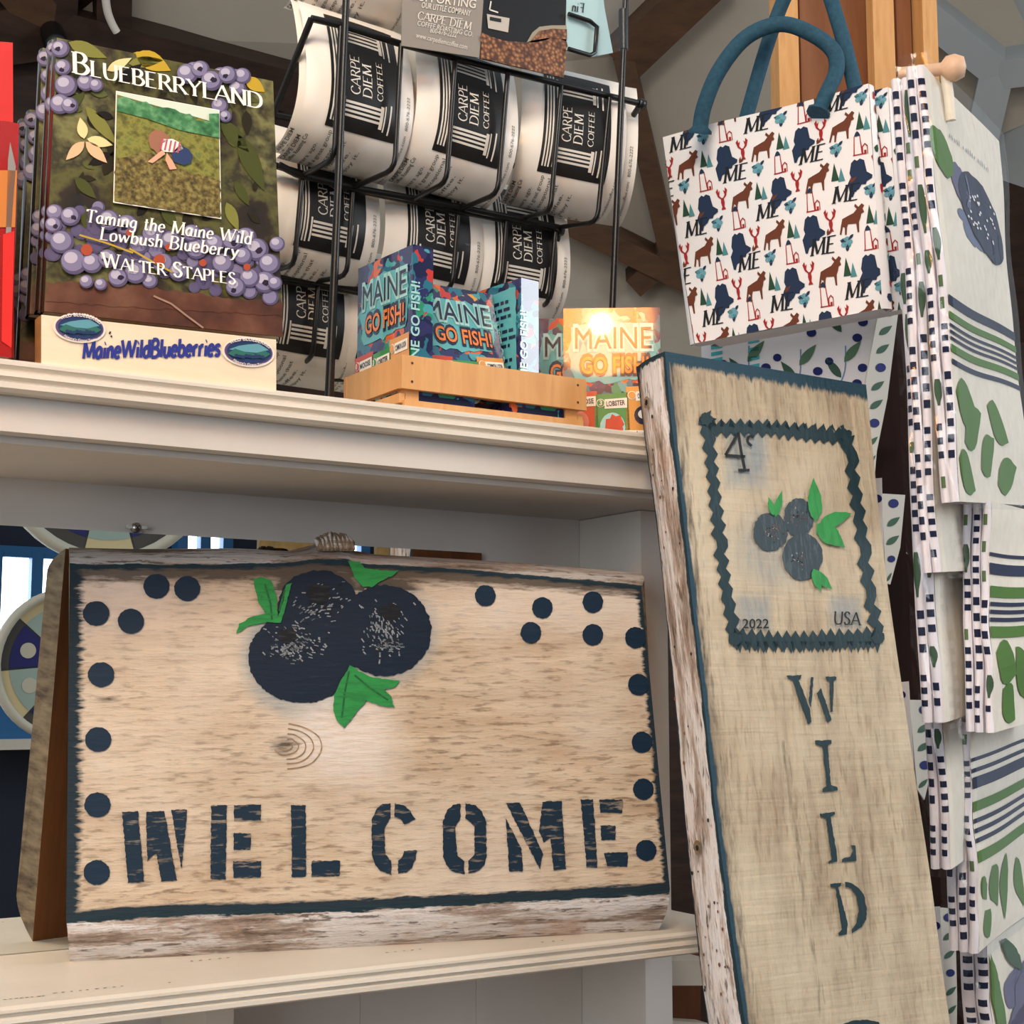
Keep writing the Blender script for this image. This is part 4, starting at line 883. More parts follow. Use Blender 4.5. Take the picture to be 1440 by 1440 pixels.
# hanging lamp whose glare shows on that box: placed along the mirrored line of sight
hit = PD.p(845, 455); dr = ray(845, 455).normalized(); rd = dr - PD.n * (2 * dr.dot(PD.n)); LP = hit + rd * 1.5
emit('bulb_glow', 'ffe2a8', 60.0)
m = NT('amber_shade'); m.col('e8a94e'); m.set(Roughness=.5); m.b.inputs['Emission Color'].default_value = lin('f0a040'); m.set(Emission_Strength=9)
ax = (hit - LP).normalized(); ML = Matrix.Translation(LP)
lamp = thing('spot_lamp', 'amber reflector lamp behind the viewer, seen as a warm glare on a game box', 'lamp', ML, 'amber reflector lamps')
mb = MB(); mb.lathe(LP, ax, [(0, .03), (.013, .026), (.022, .01), (.022, -.004), (.014, -.02), (.01, -.035)], 'bulb_glow'); mb.build('bulb', lamp, ML)
mb = MB(); mb.lathe(LP, ax, [(.1, .02), (.085, -.03), (.05, -.06), (.012, -.07)], 'amber_shade', 28); mb.build('lamp_shade', lamp, ML)
mb = MB(); mb.tube([LP - ax * .07, LP - ax * .09 + V((0, 0, .05)), LP - ax * .09 + V((0, 0, .9))], .006, 'black_wire'); mb.build('stem', lamp, ML)
dup(lamp, Matrix.Translation((-.62, .62, 1.95)) @ Matrix.Rotation(R(-70), 4, 'Z'), 'amber reflector lamp left of the picture, glinting on the paperback spines')

# ---------------------------------------------------------------- wire display rack with coffee bags
rack = thing('wire_rack', 'black wire display rack of stepped baskets standing on the top shelf', 'rack', pY(640, 540, 1.12))
RY = 1.092
def rod(name, pts, r=.0028, parent=rack, mat='black_wire', n=8): mb = MB(); mb.tube(pts, r, mat, n); return mb.build(name, parent)
def wp(q, Y): return pY(q[0], q[1], Y)
p0, p1 = pY(488, -30, RY), pY(462, 560, RY); p1 = V((p1.x, p1.y, zU + .001))
rod('upright', [p0, p0.lerp(p1, .3), p0.lerp(p1, .75), p1], [.0033, .0033, .0036, .0042])
q0, q1 = pY(881, -30, 1.084), pY(852, 520, 1.084); q1.z = zU + .001
rod('upright', [q0, q1], .0031)
mb = MB(); c = pY(877, 42, 1.084); mb.tube([c + V((0, 0, .02)), c - V((0, 0, .02))], .0048, 'black_wire'); mb.build('collar', rack)
for p in (p1, q1): rod('foot', [p + V((0, .002, .005)), p + V((0, .11, .005))], .004)
def basket(rim, wires, floor, Y0, Y1, arms, rz=.0032):
    """rim: px polyline at depth Y0; wires: (top, knee, back) px triples; floor: px polyline at depth Y1"""
    pts = [wp(q, Y0) for q in rim]; b = rod('basket_rim', pts, rz)
    mb = MB(); mb.lathe(pts[-1], (1, 0, 0), [(0, -.003), (.005, -.003), (.005, .004), (0, .004)], 'black_wire', 10); mb.build('end_knob', b)
    for t, k, e in wires:
        T, K, E = wp(t, Y0 - .002), wp(k, Y0 - .002), wp(e, Y1); d1 = (K - T).normalized(); d2 = (E - K).normalized(); r = .012
        rod('basket_wire', [T, K - d1 * r, K - d1 * r * .45 + d2 * r * .12, K + d2 * r * .45 - d1 * r * .12, K + d2 * r, E], .0024)
    rod('basket_rail', [wp(q, Y1) for q in floor], .0034)
    for a, e in arms: rod('basket_arm', [wp(a, Y0), wp(e, Y1)], .003)
YR1, YR2, YR3 = 1.095, 1.16, 1.21
basket([(438, 26), (485, 37), (564, 62), (700, 97), (901, 146)],
       [((479, 38), (470, 223), (427, 246)), ((564, 62), (555, 238), (496, 264)), ((640, 86), (628, 256), (582, 280)), ((714, 103), (700, 272), (648, 294)), ((789, 121), (774, 297), (738, 306)), ((857, 138), (840, 312), (785, 320))],
       [(392, 232), (417, 245), (496, 264), (640, 290), (785, 320)], YR1, 1.155, [((438, 26), (386, 157)), ((901, 146), (867, 199))])
basket([(385, 232), (496, 266), (640, 296), (786, 324)],
       [((425, 248), (414, 372), (388, 380)), ((496, 266), (488, 388), (444, 396)), ((644, 304), (636, 404), (606, 416)), ((712, 312), (706, 396), (690, 404)), ((781, 326), (772, 424), (755, 436))],
       [(380, 388), (440, 396), (510, 408), (600, 418), (770, 440)], YR2, 1.205, [((786, 324), (772, 400))])
basket([(375, 392), (440, 400), (510, 412), (600, 424), (772, 446)],
       [((447, 402), (440, 500), (424, 514)), ((560, 416), (552, 500), (540, 510)), ((700, 430), (690, 500), (680, 512))],
       [(378, 505), (430, 518), (470, 532), (700, 540)], YR3, 1.245, [])
# crossing shelf lines of the rack back
rod('back_rail', [wp((378, 160), 1.2), wp((860, 262), 1.2)], .003)

flat('bag_white', 'f1ebe1', .42, 0, .15); flat('label_black', '191818', .4, 0, .1); flat('label_white', 'd9d4ca', .5); flat('print_gray', '5c5750', .6); flat('bag_kraft', 'dcc3a0', .5)
BWd, Vp = .105, cat([(.026, .082), (.016, .064), (.008, .042), (.002, .018), (0, -.004), (.004, -.023), (.015, -.039), (.032, -.049), (.052, -.053)], 4)
def prof(v):
    t = v * (len(Vp) - 1); i = min(int(t), len(Vp) - 2); k = t - i; return lerp2(Vp[i], Vp[i + 1], k)
def bagp(u, v, off=0):
    y, z = prof(v); y2, z2 = prof(min(1, v + .01)); y1, z1 = prof(max(0, v - .01)); L = math.hypot(y2 - y1, z2 - z1); ny, nz = (z2 - z1) / L, -(y2 - y1) / L
    e = .006 * (max(0, 1 - (2 * u - 1) ** 2)) ** .7 * sin(pi * v) ** .5
    return V(((u - .5) * BWd, y + ny * (e + off), z + nz * (e + off)))
ck = bagp(.5, .5); outward = bagp(.5, .5, .01) - ck
sg = 1 if outward.y < 0 else -1
def bag_at(u, v, l=1): return bagp(u, v, 0) if l == 0 else bagp(u, v, sg * .0005 * l)
def coffee_bag(label):
    root = thing('coffee_bag', label, 'bag', Matrix.Identity(4), 'coffee bags in the wire rack')
    mb = MB(); mb.grid(lambda s, t: bagp(s, t, 0 if sg > 0 else 0), 12, 32, 'bag_white')
    def back(s, t):
        p = bagp(s, t, 0); q = bagp(s, t, -sg * .010 * (max(0, 1 - (2 * s - 1) ** 2)) ** .6 * sin(pi * t) ** .5); return q
    mb.grid(back, 12, 32, 'bag_white'); mb.build('pouch', root, Matrix.Identity(4))
    mb = MB(); mb.grid(lambda s, t: bag_at(.2 + .64 * s, .08 + .6 * t, 1.2), 8, 20, 'label_black')
    fm = lambda x, y, l: bag_at(x, y, l)
    def rect(u0, v0, u1, v1, m, l=2):
        mb.grid(lambda s, t: bag_at(u0 + (u1 - u0) * s, v0 + (v1 - v0) * t, l), 3, 8, m)
    for k in range(3): rect(.225 + .027 * k, .12, .239 + .027 * k, .645, 'label_white')     # roof lines
    rect(.315, .135, .33, .26, 'label_white'); rect(.315, .515, .33, .64, 'label_white')
    for v0 in (.155, .53):                      # two fluted columns lying on their side
        for k in range(4): rect(.335, v0 + .022 * k, .66, v0 + .022 * k + .012, 'label_white')
        rect(.66, v0 - .012, .69, v0 + .1, 'label_white'); rect(.70, v0 - .02, .712, v0 + .11, 'label_white'); rect(.75, v0 - .03, .765, v0 + .12, 'label_white')
    for t, u, h in (('CARPE', .455, .085), ('DIEM', .565, .085), ('COFFEE', .67, .055)):
        put(mb, fm, pen(t, .13, .05, True), (u, .495), (u, .295 if t != 'DIEM' else .325), h, 'label_white', 2.2, up=(-1, 0))
    put(mb, fm, sans('www.carpediemcoffee.com   800-676-2222'), (.95, .98), (.95, .42), .03, 'print_gray', 1, up=(-1, 0))
    for k, (t, v1) in enumerate((('years ago.', .74), ('and a great group', .655), ('an exceptional', .665), ('in Maine that', .69), ('coffee.', .74), ('enjoy it.', .73))):
        put(mb, fm, sans(t), (.2 + .075 * k, .985), (.2 + .075 * k, v1 + .04), .035, 'print_gray', 1, up=(-1, 0))
    for k, (t, v1) in enumerate((('CARPE DIEM', .74), ('Coffee Roasting Co', .72))): put(mb, fm, sans(t, .01), (.05 + .05 * k, .98), (.05 + .05 * k, v1 + .03), .035, 'print_gray', 1, up=(-1, 0))
    mb.build('printed_label', root, Matrix.Identity(4)); return root
bag0 = None
spots = [ # px centre, depth, roll, yaw, label, (behind copies)
 (508, 135, 1.106, 2, -2, 'white coffee bag at the left end of the upper basket behind the tall upright'),
 (658, 173, 1.106, 5, 2, 'white coffee bag in the middle of the upper basket with its black label centred'),
 (806, 201, 1.106, 6, 16, 'white coffee bag at the right end of the upper basket, its edge curving away'),
 (515, -78, 1.106, 2, 0, 'white coffee bag cut off by the top of the picture left of the grey card'),
 (462, 303, 1.17, 2, -2, 'white coffee bag at the left end of the second basket under the upper basket'),
 (612, 341, 1.17, 3, 0, 'white coffee bag in the middle of the second basket above the crate'),
 (735, 365, 1.17, 3, 6, 'white coffee bag at the right end of the second basket with a round free edge'),
 (432, 447, 1.22, 2, 0, 'white coffee bag in the lowest basket beside the paperback cover edge'),
 (545, 465, 1.22, 1, 0, 'white coffee bag in the lowest basket behind the crate and the tall upright'),
 (660, 485, 1.22, 1, 0, 'white coffee bag in the lowest basket hidden mostly by the card game boxes')]
for i, (x, y, Yd, roll, yw_, lab) in enumerate(spots):
    M = Matrix.Translation(pY(x, y, Yd)) @ Matrix.Rotation(R(-yw_), 4, 'Z') @ Matrix.Rotation(R(roll), 4, 'Y')
    if bag0 is None: bag0 = coffee_bag(lab); bag0.matrix_basis = M; WM[bag0.name] = M
    else: dup(bag0, M, lab)
for i, (x, y, Yd, roll, yw_, lab) in enumerate([(497, 125, 1.122, 1, -2, 'hindmost coffee bag peeking out left of the one at the upper basket left end'), (648, 167, 1.124, 4, 3, 'coffee bag tucked behind the middle one of the upper basket'), (822, 211, 1.124, 5, 22, 'coffee bag tucked behind the right one of the upper basket, rounded edge showing')]):
    dup(bag0, Matrix.Translation(pY(x, y, Yd)) @ Matrix.Rotation(R(-yw_), 4, 'Z') @ Matrix.Rotation(R(roll), 4, 'Y'), lab)
# cards clipped on the front of the rack
flat('card_gray', '8c857c', .5); flat('card_black', '121010', .3, 0, .3); flat('card_blue', 'a9c9cc', .4); flat('scoop_steel', 'c9b79a', .3, .8); flat('jar_gray', 'b8b2a8', .5)
m = NT('coffee_beans'); vo = m.n('ShaderNodeTexVoronoi'); vo.inputs['Scale'].default_value = 280; m.l(m.co(), vo.inputs['Vector']); m.col(m.ramp(vo.outputs['Distance'], [(0, 'b98a5c'), (.35, '8a5a36'), (.7, '4a2a18')])); m.set(Roughness=.5)
PC = plane_yaw(pY(680, 60, 1.078), 0, 0); fmC = pmap(PC)
def card(label, q, mat, deco):
    mb = MB(); mb.prism([PC.p(*p) for p in q], PC.n * -.0012, mat); deco(mb); return tag(mb.build('display_card', None, PC.M(PC.p(*q[0]))), label, 'card', 'cards on the wire rack')
def d1(mb):
    put(mb, fmC, sans('SUPPORTING', .01), (580, 0), (668, 12), 12, 'label_white', 2); put(mb, fmC, sans('OUR LITTLE COMPANY', .01), (592, 11), (661, 23), 8, 'label_white', 2)
    line(mb, fmC, [(598, 20), (650, 27)], 1, 'label_white', 2)
    put(mb, fmC, pen('CARPE DIEM', .14, .06), (586, 27), (662, 43), 11, 'label_white', 2); put(mb, fmC, sans('COFFEE ROASTING CO.'), (586, 36), (664, 52), 7, 'label_white', 2)
    put(mb, fmC, sans('800-676-2222'), (604, 46), (641, 53), 7, 'label_white', 2); put(mb, fmC, sans('www.carpediemcoffee.com'), (584, 53), (656, 70), 7, 'label_white', 2)
card('grey price card with pale lettering on the front of the wire rack', [(566, -60), (683, -45), (674, 81), (565, 64)], 'card_gray', d1)
def d2(mb):
    A = lambda p, m, l: art(mb, fmC, p, m, l)
    A([(677, 46), (690, 52), (710, 58), (740, 60), (760, 53), (796, 56), (792, 110), (675, 82)], 'coffee_beans', 2)
    A(rag([(676, 50), (700, 62), (745, 64), (780, 52), (796, 60), (792, 108), (676, 82)], 2, 5), 'coffee_beans', 3)
    A([(740, 60), (748, 46), (758, 38), (775, 36), (796, 36), (796, 58), (770, 56), (752, 60)], 'scoop_steel', 2); A([(746, 58), (758, 44), (776, 41), (796, 42), (796, 56), (770, 54)], 'coffee_beans', 4)
    A([(684, 20), (716, 26), (714, 46), (686, 40)], 'jar_gray', 2); line(mb, fmC, [(690, 2), (688, 14), (700, 18)], 2, 'label_white', 2)
    A([(688, 24), (704, 27), (704, 32), (688, 29)], 'label_black', 3)
card('black photo card of roasted coffee beans and a scoop on the wire rack', [(684, -45), (797, -30), (793, 110), (675, 82)], 'card_black', d2)
def d3(mb): put(mb, fmC, pen('Fin', .15, .06), (802, 16), (820, 18), 13, 'ink', 2, flip=True)
bc = card('pale blue card with mirrored letters at the top right of the wire rack', [(797, -30), (846, -24), (850, 10), (862, 74), (832, 80), (796, 70)], 'card_blue', d3)
rod('card_holder', [PC.p(x, y, .004) for x, y in ((796, 22), (826, 32), (836, 40), (833, 76), (826, 80), (796, 71))], .0022)
m = NT('clear_plastic'); tr = m.n('ShaderNodeBsdfTransparent'); gl = m.n('ShaderNodeBsdfGlossy'); gl.inputs['Roughness'].default_value = .08; ms = m.n('ShaderNodeMixShader'); fr_ = m.n('ShaderNodeLayerWeight'); fc_ = m.math('ADD', m.math('MULTIPLY', m.math('POWER', fr_.outputs['Facing'], 4), .3), .035)
m.l(fc_, ms.inputs[0]); m.l(tr.outputs[0], ms.inputs[1]); m.l(gl.outputs[0], ms.inputs[2]); m.l(ms.outputs[0], m.t.nodes['Material Output'].inputs['Surface'])
nb = m.noise((1, 1, .4), 30, 2); bp = m.n('ShaderNodeBump'); bp.inputs['Strength'].default_value = .5; bp.inputs['Distance'].default_value = .003; m.l(nb, bp.inputs['Height']); m.l(bp.outputs[0], gl.inputs['Normal']); m.l(bp.outputs[0], fr_.inputs['Normal'])
mb = MB(); mb.prism([PC.p(x, y, .003) for x, y in ((840, -10), (876, -6), (880, 70), (836, 82))], PC.n * -.001, 'clear_plastic'); tag(mb.build('card_sleeve'), 'clear plastic sleeve at the right end of the wire rack cards', 'sleeve')

# ---------------------------------------------------------------- right side: post, totes, gift bags
def slab(mb, a, b, c, d, back, mat): mb.prism([a, b, c, d], back, mat)
mottled('shaded_wood', [(.3, '1c0c07'), (.6, '2a130b'), (.8, '331a0f')], (40, 40, 4), .75); MATS['shaded_wood'].node_tree.nodes['Principled BSDF'].inputs['Specular IOR Level'].default_value = .15  # near-black brown: shade on the lower post is put into this colour
post = thing('wooden_post', 'brown wooden display post with paler boards behind the tote bags', 'post', pD(1210, 1440, 1.95) * 1)
post.matrix_basis = Matrix.Translation((post.location.x, post.location.y, 0)); WM[post.name] = post.matrix_basis.copy()
ZV = V((0, 0, 1)); hx = V((cos(R(20)), -sin(R(20)), 0)); hy = V((sin(R(20)), cos(R(20)), 0))
def plank(x0, x1, yref, t, thick, mat, name='board'):
    a, b = pD(x0, yref, t), pD(x1, yref, t); b = a + hx * (b - a).dot(hx)
    mb = MB(); mb.box(V((a.x, a.y, 0)), b - a - ZV * (b.z - a.z), hy * thick, ZV * 3.0, mat); mb.build(name, post)
plank(1095, 1126, 70, 1.99, .03, 'pine'); plank(1126, 1240, 70, 2.01, .03, 'walnut_post'); plank(1229, 1262, 70, 1.985, .02, 'pine')
plank(1262, 1285, 70, 2.01, .03, 'walnut_post'); plank(1285, 1299, 70, 2.03, .03, 'dark_beam'); plank(1299, 1322, 70, 1.99, .03, 'pine')
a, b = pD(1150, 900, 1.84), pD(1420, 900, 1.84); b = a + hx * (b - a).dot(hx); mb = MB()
mb.box(V((a.x, a.y, 0)), V((b.x - a.x, b.y - a.y, 0)), hy * .02, ZV * pD(1260, 300, 1.92).z, 'shaded_wood'); mb.build('shaded_board', post)  # dark lower board stands in for the post's shaded part
for x, y in ((1300, 622), (1336, 1166)):
    p = pD(x, y, 1.84 + (900 - y) * .00011); mb = MB(); mb.lathe(p, (-hy.x, -hy.y, .15), [(.006, -.01), (.006, .03), (.011, .036), (.011, .046), (.004, .051), (0, .051)], 'peg_wood', 14); mb.build('peg', post)

for n, c in (('fabric_white', 'ece9e8'), ('fabric_gray', 'c9c3b6'), ('pr_navy', '24344f'), ('pr_brown', '6b3a28'), ('pr_red', 'a02a2c'), ('pr_dkgreen', '2b4a38'), ('pr_teal', '4f8a90'), ('pr_ltblue', '6e9fb0'), ('pr_ink', '20242a'), ('pr_leaf', '5d7d62'), ('pr_leaf2', '3f5f4c'), ('pr_stem', '7b8fb8'), ('pr_berry', '232d66'), ('pr_aqua', '4fb3b8')): flat(n, c, .75, 0, 0, .2)
mottled('handle_teal', [(.3, '173f55'), (.7, '235468')], (1, 1, 1), .8, 200)
# tote
hdir = V((sin(R(155)), cos(R(155)), 0)); TO = pD(1085, 300, 1.6)
tv = V((0, 0, 1)); PT = Pl(TO, hdir, tv + hdir.cross(tv) * -.06)
ctl, ctr, cbr, cbl = [PT.uv(PT.p(*q)) for q in ((932, 193), (1222, 118), (1241, 434), (976, 483))]
def tuv(u, v, off=0):                         # unit square of the tote front, v down
    a = lerp2(lerp2(ctl, ctr, u), lerp2(cbl, cbr, u), v); return PT.at(a[0], a[1], off)
TWd = (V(ctr) - V(ctl)).length if False else math.hypot(ctr[0] - ctl[0], ctr[1] - ctl[1])
def tfront(u, v, l=0): return tuv(u, v, .006 * sin(pi * u) * sin(pi * min(1, v * 1.1)) + .002 * sin(7 * u + 5 * v) + LAY * 1.6 * l)
def motifs():
    out = []; U = 746.; Vv = 764.
    S_ = lambda pts, dx, dy, m, k=1: out.append(([(p[0] * k + dx, p[1] * k + dy) for p in pts], m))
    moose = [(-42, 12), (-36, -8), (-14, -16), (4, -22), (16, -34), (8, -44), (12, -52), (22, -40), (34, -50), (42, -42), (36, -32), (40, -20), (30, -16), (26, -2), (20, 10), (18, 44), (12, 44), (10, 14), (-18, 12), (-22, 22), (-26, 46), (-32, 46), (-30, 22), (-36, 18), (-44, 44), (-50, 42)]
    state = [(-36, 66), (-42, 20), (-30, 0), (-34, -14), (-26, -48), (-14, -58), (-6, -52), (4, -58), (18, -50), (24, -10), (42, 4), (40, 14), (22, 22), (18, 32), (4, 30), (-6, 44), (-20, 50), (-28, 68)]
    lob = [[(-5, -8), (5, -8), (7, 8), (4, 24), (9, 34), (-9, 34), (-4, 24), (-7, 8)], [(-6, -4), (-16, -14), (-22, -34), (-14, -44), (-12, -30), (-6, -36), (-10, -18), (-3, -8)], [(6, -4), (16, -14), (22, -34), (14, -44), (12, -30), (6, -36), (10, -18), (3, -8)]]
    for row in range(-1, 10):
        offx = 0 if row % 2 == 0 else -95
        base_y = 40 + row * 161; skew = (row // 2) * 12
        for k in range(-2, 5):
            x0, y0 = 60 + offx + k * 283 + skew, base_y
            put_me.append((x0, y0))
            for a in range(5): out.append((circ(x0 + 92 + 11 * cos(a * 1.257), y0 + 2 + 11 * sin(a * 1.257), 11, 9, 10), 'pr_teal' if a % 2 else 'pr_ltblue'))
            out.append((leaf(x0 + 70, y0 - 8, x0 + 92, y0, 10), 'pr_navy')); out.append((leaf(x0 + 118, y0 - 22, x0 + 98, y0 - 4, 10), 'pr_navy')); out.append((leaf(x0 + 92, y0 + 32, x0 + 95, y0 + 8, 12), 'pr_navy'))
            lx, ly = x0 + 168, y0
            for p in ([(-16, 38), (-12, -26), (-9, -26), (-12, 36)], [(16, 38), (10, -26), (7, -26), (11, 36)], [(-18, 40), (24, 40), (24, 36), (-18, 36)], [(14, 40), (14, 12), (17, 12), (17, 40)], [(30, 40), (30, 12), (33, 12), (33, 40)], [(14, 12), (24, 2), (33, 12), (30, 15), (24, 7), (17, 15)], [(20, 40), (20, 26), (28, 26), (28, 40)]): S_(p, lx, ly, 'pr_red')
            S_([(-11, -26), (-6, -38), (0, -44), (6, -38), (11, -26)], lx, ly, 'pr_navy')
            S_(moose, x0 + 26, y0 + 92, 'pr_brown'); S_([(-14, 28), (0, -34), (14, 28)], x0 + 84, y0 + 84, 'pr_dkgreen'); S_([(-12, 26), (0, -22), (12, 26)], x0 + 106, y0 + 92, 'pr_teal')
            S_(state, x0 + 168, y0 + 110, 'pr_navy')
            for p in lob: S_(p, x0 + 232, y0 + 86, 'pr_red')
    return out, U, Vv
put_me = []; MOT, MU, MV = motifs()
def tote(label, M):
    root = thing('tote_bag', label, 'bag', M, 'printed tote bags')
    mb = MB(); mb.grid(lambda s, t: tfront(s, t), 24, 24, 'fabric_white')
    D = .014
    mb.grid(lambda s, t: tuv(s, t, -D - .004 * sin(pi * s) * sin(pi * t)), 16, 16, 'fabric_white')
    for s0 in (0, 1): mb.grid(lambda s, t: tuv(s0, t, -D * s) + PT.ex * ((.008 * sin(pi * s) * (1 if s0 else -1)) * (.3 + t * .7)), 6, 16, 'fabric_white')
    mb.grid(lambda s, t: tuv(s, 1, -D * t), 10, 4, 'fabric_white')
    mb.grid(lambda s, t: tuv(s, .004, -.004 - (D - .008) * t) - PT.ey * .03, 10, 2, 'fabric_gray')
    fm = lambda x, y, l: tfront(x / MU, y / MV, l)
    for pts, m in MOT:
        q = clip(pts, 0, 0, MU, MV)
        if q: art(mb, fm, q, m, 1.3)
    vs, fs, w = pen('ME', .17, .07, True, None, .25)
    for x0, y0 in put_me:
        tri = [[(x0 - 40 + vs[i][0] * 58 / w * 1.6, y0 + 28 - vs[i][1] * 56) for i in f] for f in fs]
        for q in tri:
            q = clip(q, 0, 0, MU, MV)
            if q: art(mb, fm, q, 'pr_ink', 1.6)
        for q in (leaf(x0 + 26, y0 - 32, x0 + 50, y0 - 50, 9), leaf(x0 + 28, y0 - 34, x0 + 34, y0 - 54, 7)):
            q = clip(q, 0, 0, MU, MV)
            if q: art(mb, fm, q, 'pr_brown', 1.3)
    # prints on the gusset
    random.seed(3)
    for k in range(16):
        v, z = .05 + k * .06, random.uniform(.2, .75); c = lambda u, t: tuv(1, t, -D * u) + PT.ex * (.0086 * sin(pi * u) * (.3 + t * .7) + .0006)
        q = [c(z + .16 * cos(a) * random.uniform(.6, 1.1), v + .022 * sin(a) * random.uniform(.6, 1.2)) for a in [j * pi / 4 for j in range(8)]]
        mb.add(q, [tuple(range(8))], random.choice(['pr_navy', 'pr_brown', 'pr_teal', 'pr_dkgreen', 'pr_red', 'pr_ink']))
    mb.build('body', root, M); return root
TM = PT.M(tuv(.5, 1)); t1 = tote('white tote bag printed with moose, lobsters and lighthouses, hanging in front', TM)
def handle(parent, px, dep, w=.0115, ends=True):
    pts = [pD(x, y, d) for (x, y), d in zip(cat(px, 6), [dep[0] + (dep[1] - dep[0]) * i / (6 * (len(px) - 1)) for i in range(6 * (len(px) - 1) + 1)])]
    n = len(pts); r = [w * (1.5 if ends and (i < 2 or i > n - 3) else 1) * .75 for i in range(n)]
    mb = MB(); mb.tube(pts, r, 'handle_teal', 10); mb.build('handle', parent, TM)
handle(t1, [(984, 188), (990, 150), (1012, 98), (1050, 52), (1098, 34), (1142, 48), (1172, 72), (1176, 100), (1163, 130), (1150, 160)], (1.625, 1.58))
handle(t1, [(1046, 178), (1062, 120), (1080, 60), (1102, 0), (1130, -50), (1160, -20), (1178, 30), (1192, 80), (1204, 132)], (1.66, 1.6), .011, False)
T2 = Matrix.Translation(-PT.n * .03 + PT.ex * .011 + V((0, 0, .006))) @ TM
t2 = dup(t1, T2, 'white printed tote bag behind the front one, only its right edge showing')
for ch in list(t2.children):
    if ch.name.startswith('handle'): bpy.data.objects.remove(ch)

# paper gift bags with blueberry sprigs, hanging below and behind
def gift(label, front, flap, dep, seed, aqua=False):
    pl = [pD(x, y, dep) for x, y in front]; P = Pl(pl[0], (pl[1] - pl[0]), ZV); P = Pl(pD(*front[1], dep), V((sin(R(140)), cos(R(140)), 0)), ZV); fm = pmap(P)
    M = P.M(P.p(*front[2])); root = thing('gift_bag', label, 'bag', M, 'blueberry sprig gift bags'); mb = MB()
    mb.prism([P.p(*q) for q in front], P.n * -.002, 'fabric_white'); random.seed(seed)
    xs = [q[0] for q in front]; ys = [q[1] for q in front]; x0, x1, y0, y1 = min(xs), max(xs), min(ys), max(ys)
    def inside(x, y, poly):
        c = False
        for i in range(len(poly)):
            (xa, ya), (xb, yb) = poly[i], poly[i - 1]
            if (ya > y) != (yb > y) and x < (xb - xa) * (y - ya) / (yb - ya) + xa: c = not c
        return c
    def A(q, m, l=2):
        if all(inside(x, y, front) for x, y in q): art(mb, fm, q, m, l)
    yy = y0 + 8
    while yy < y1:
        xx = x1 - 30
        while xx > x0:
            x, y = xx + random.uniform(-6, 6), yy + random.uniform(-6, 6)
            s = cat([(x - 25, y + 45), (x - 15, y + 20), (x - 14, y - 15)])
            if all(inside(a, b, front) for a, b in s): line(mb, fm, s, 2, 'pr_stem', 1)
            A(leaf(x - 16, y + 8, x + 8, y - 22, 13), 'pr_leaf'); A(leaf(x - 20, y + 30, x - 42, y + 2, 12), 'pr_leaf2'); A(circ(x + 10, y + 16, 7, 6, 14), 'pr_berry'); A(circ(x + 2, y + 38, 7, 6, 14), 'pr_berry'); A(circ(x + 26, y + 2, 6, 5.5, 14), 'pr_berry')
            xx -= 72
        yy += 74
    if aqua:
        for k in range(5):
            art(mb, fm, [(1000, 478 + k * 9), (1016, 475 + k * 9), (1016, 480 + k * 9), (1000, 483 + k * 9)], 'pr_aqua', 2); art(mb, fm, [(1052, 466 + k * 12), (1068, 463 + k * 12), (1068, 469 + k * 12), (1052, 472 + k * 12)], 'pr_aqua', 2)
    mb.build('front_panel', root, M)
    mb = MB(); Q = Pl(pD(*flap[0], dep), V((sin(R(75)), cos(R(75)), 0)), ZV); fq = pmap(Q)
    mb.prism([Q.p(*q) for q in flap], Q.n * -.0015, 'fabric_gray')
    cx = sum(q[0] for q in flap) / len(flap)
    front_, mbx = flap, mb
    fy0, fy1 = min(q[1] for q in flap), max(q[1] for q in flap); y = fy0 + 14; k = 0
    while y < fy1 - 8:
        row = [q for q in range(int(min(f[0] for f in flap)), int(max(f[0] for f in flap))) if inside(q, y, flap)]
        if row:
            c = row[len(row) // 2]; r = min(9, len(row) * .4)
            q = circ(c, y, r * .8, r * .7, 14) if k % 3 == 0 else leaf(c - r, y + 6, c + r, y - 7, r)
            if all(inside(*p, flap) for p in q): art(mb, fq, q, 'pr_berry' if k % 3 == 0 else 'pr_leaf2', 2)
        y += 26; k += 1
    mb.build('side_panel', root, M); return root, P
g, P = gift('white gift bag with blueberry sprigs directly below the printed tote bags', [(985, 470), (1238, 425), (1216, 545), (1222, 700), (1000, 760)], [(1238, 425), (1264, 432), (1248, 560), (1233, 635), (1228, 695), (1222, 700), (1216, 545)], 1.68, 1, True)
gift('narrow visible gift bag second from top, its side panel beside the stamp board edge', [(1000, 690), (1240, 672), (1243, 790), (1248, 900), (1010, 920)], [(1240, 694), (1273, 696), (1266, 770), (1252, 822), (1246, 820)], 1.72, 2)
gift('gift bag third from top with green leaves beside the word WILD', [(1000, 990), (1278, 958), (1284, 1060), (1290, 1180), (1020, 1200)], [(1279, 984), (1319, 985), (1312, 1075), (1300, 1125), (1290, 1110)], 1.72, 4)
gift('lowest gift bag at the bottom of the picture beside the stamp board', [(1040, 1290), (1322, 1275), (1328, 1380), (1334, 1520), (1050, 1540)], [(1322, 1276), (1343, 1278), (1346, 1400), (1345, 1520), (1334, 1520)], 1.72, 5)

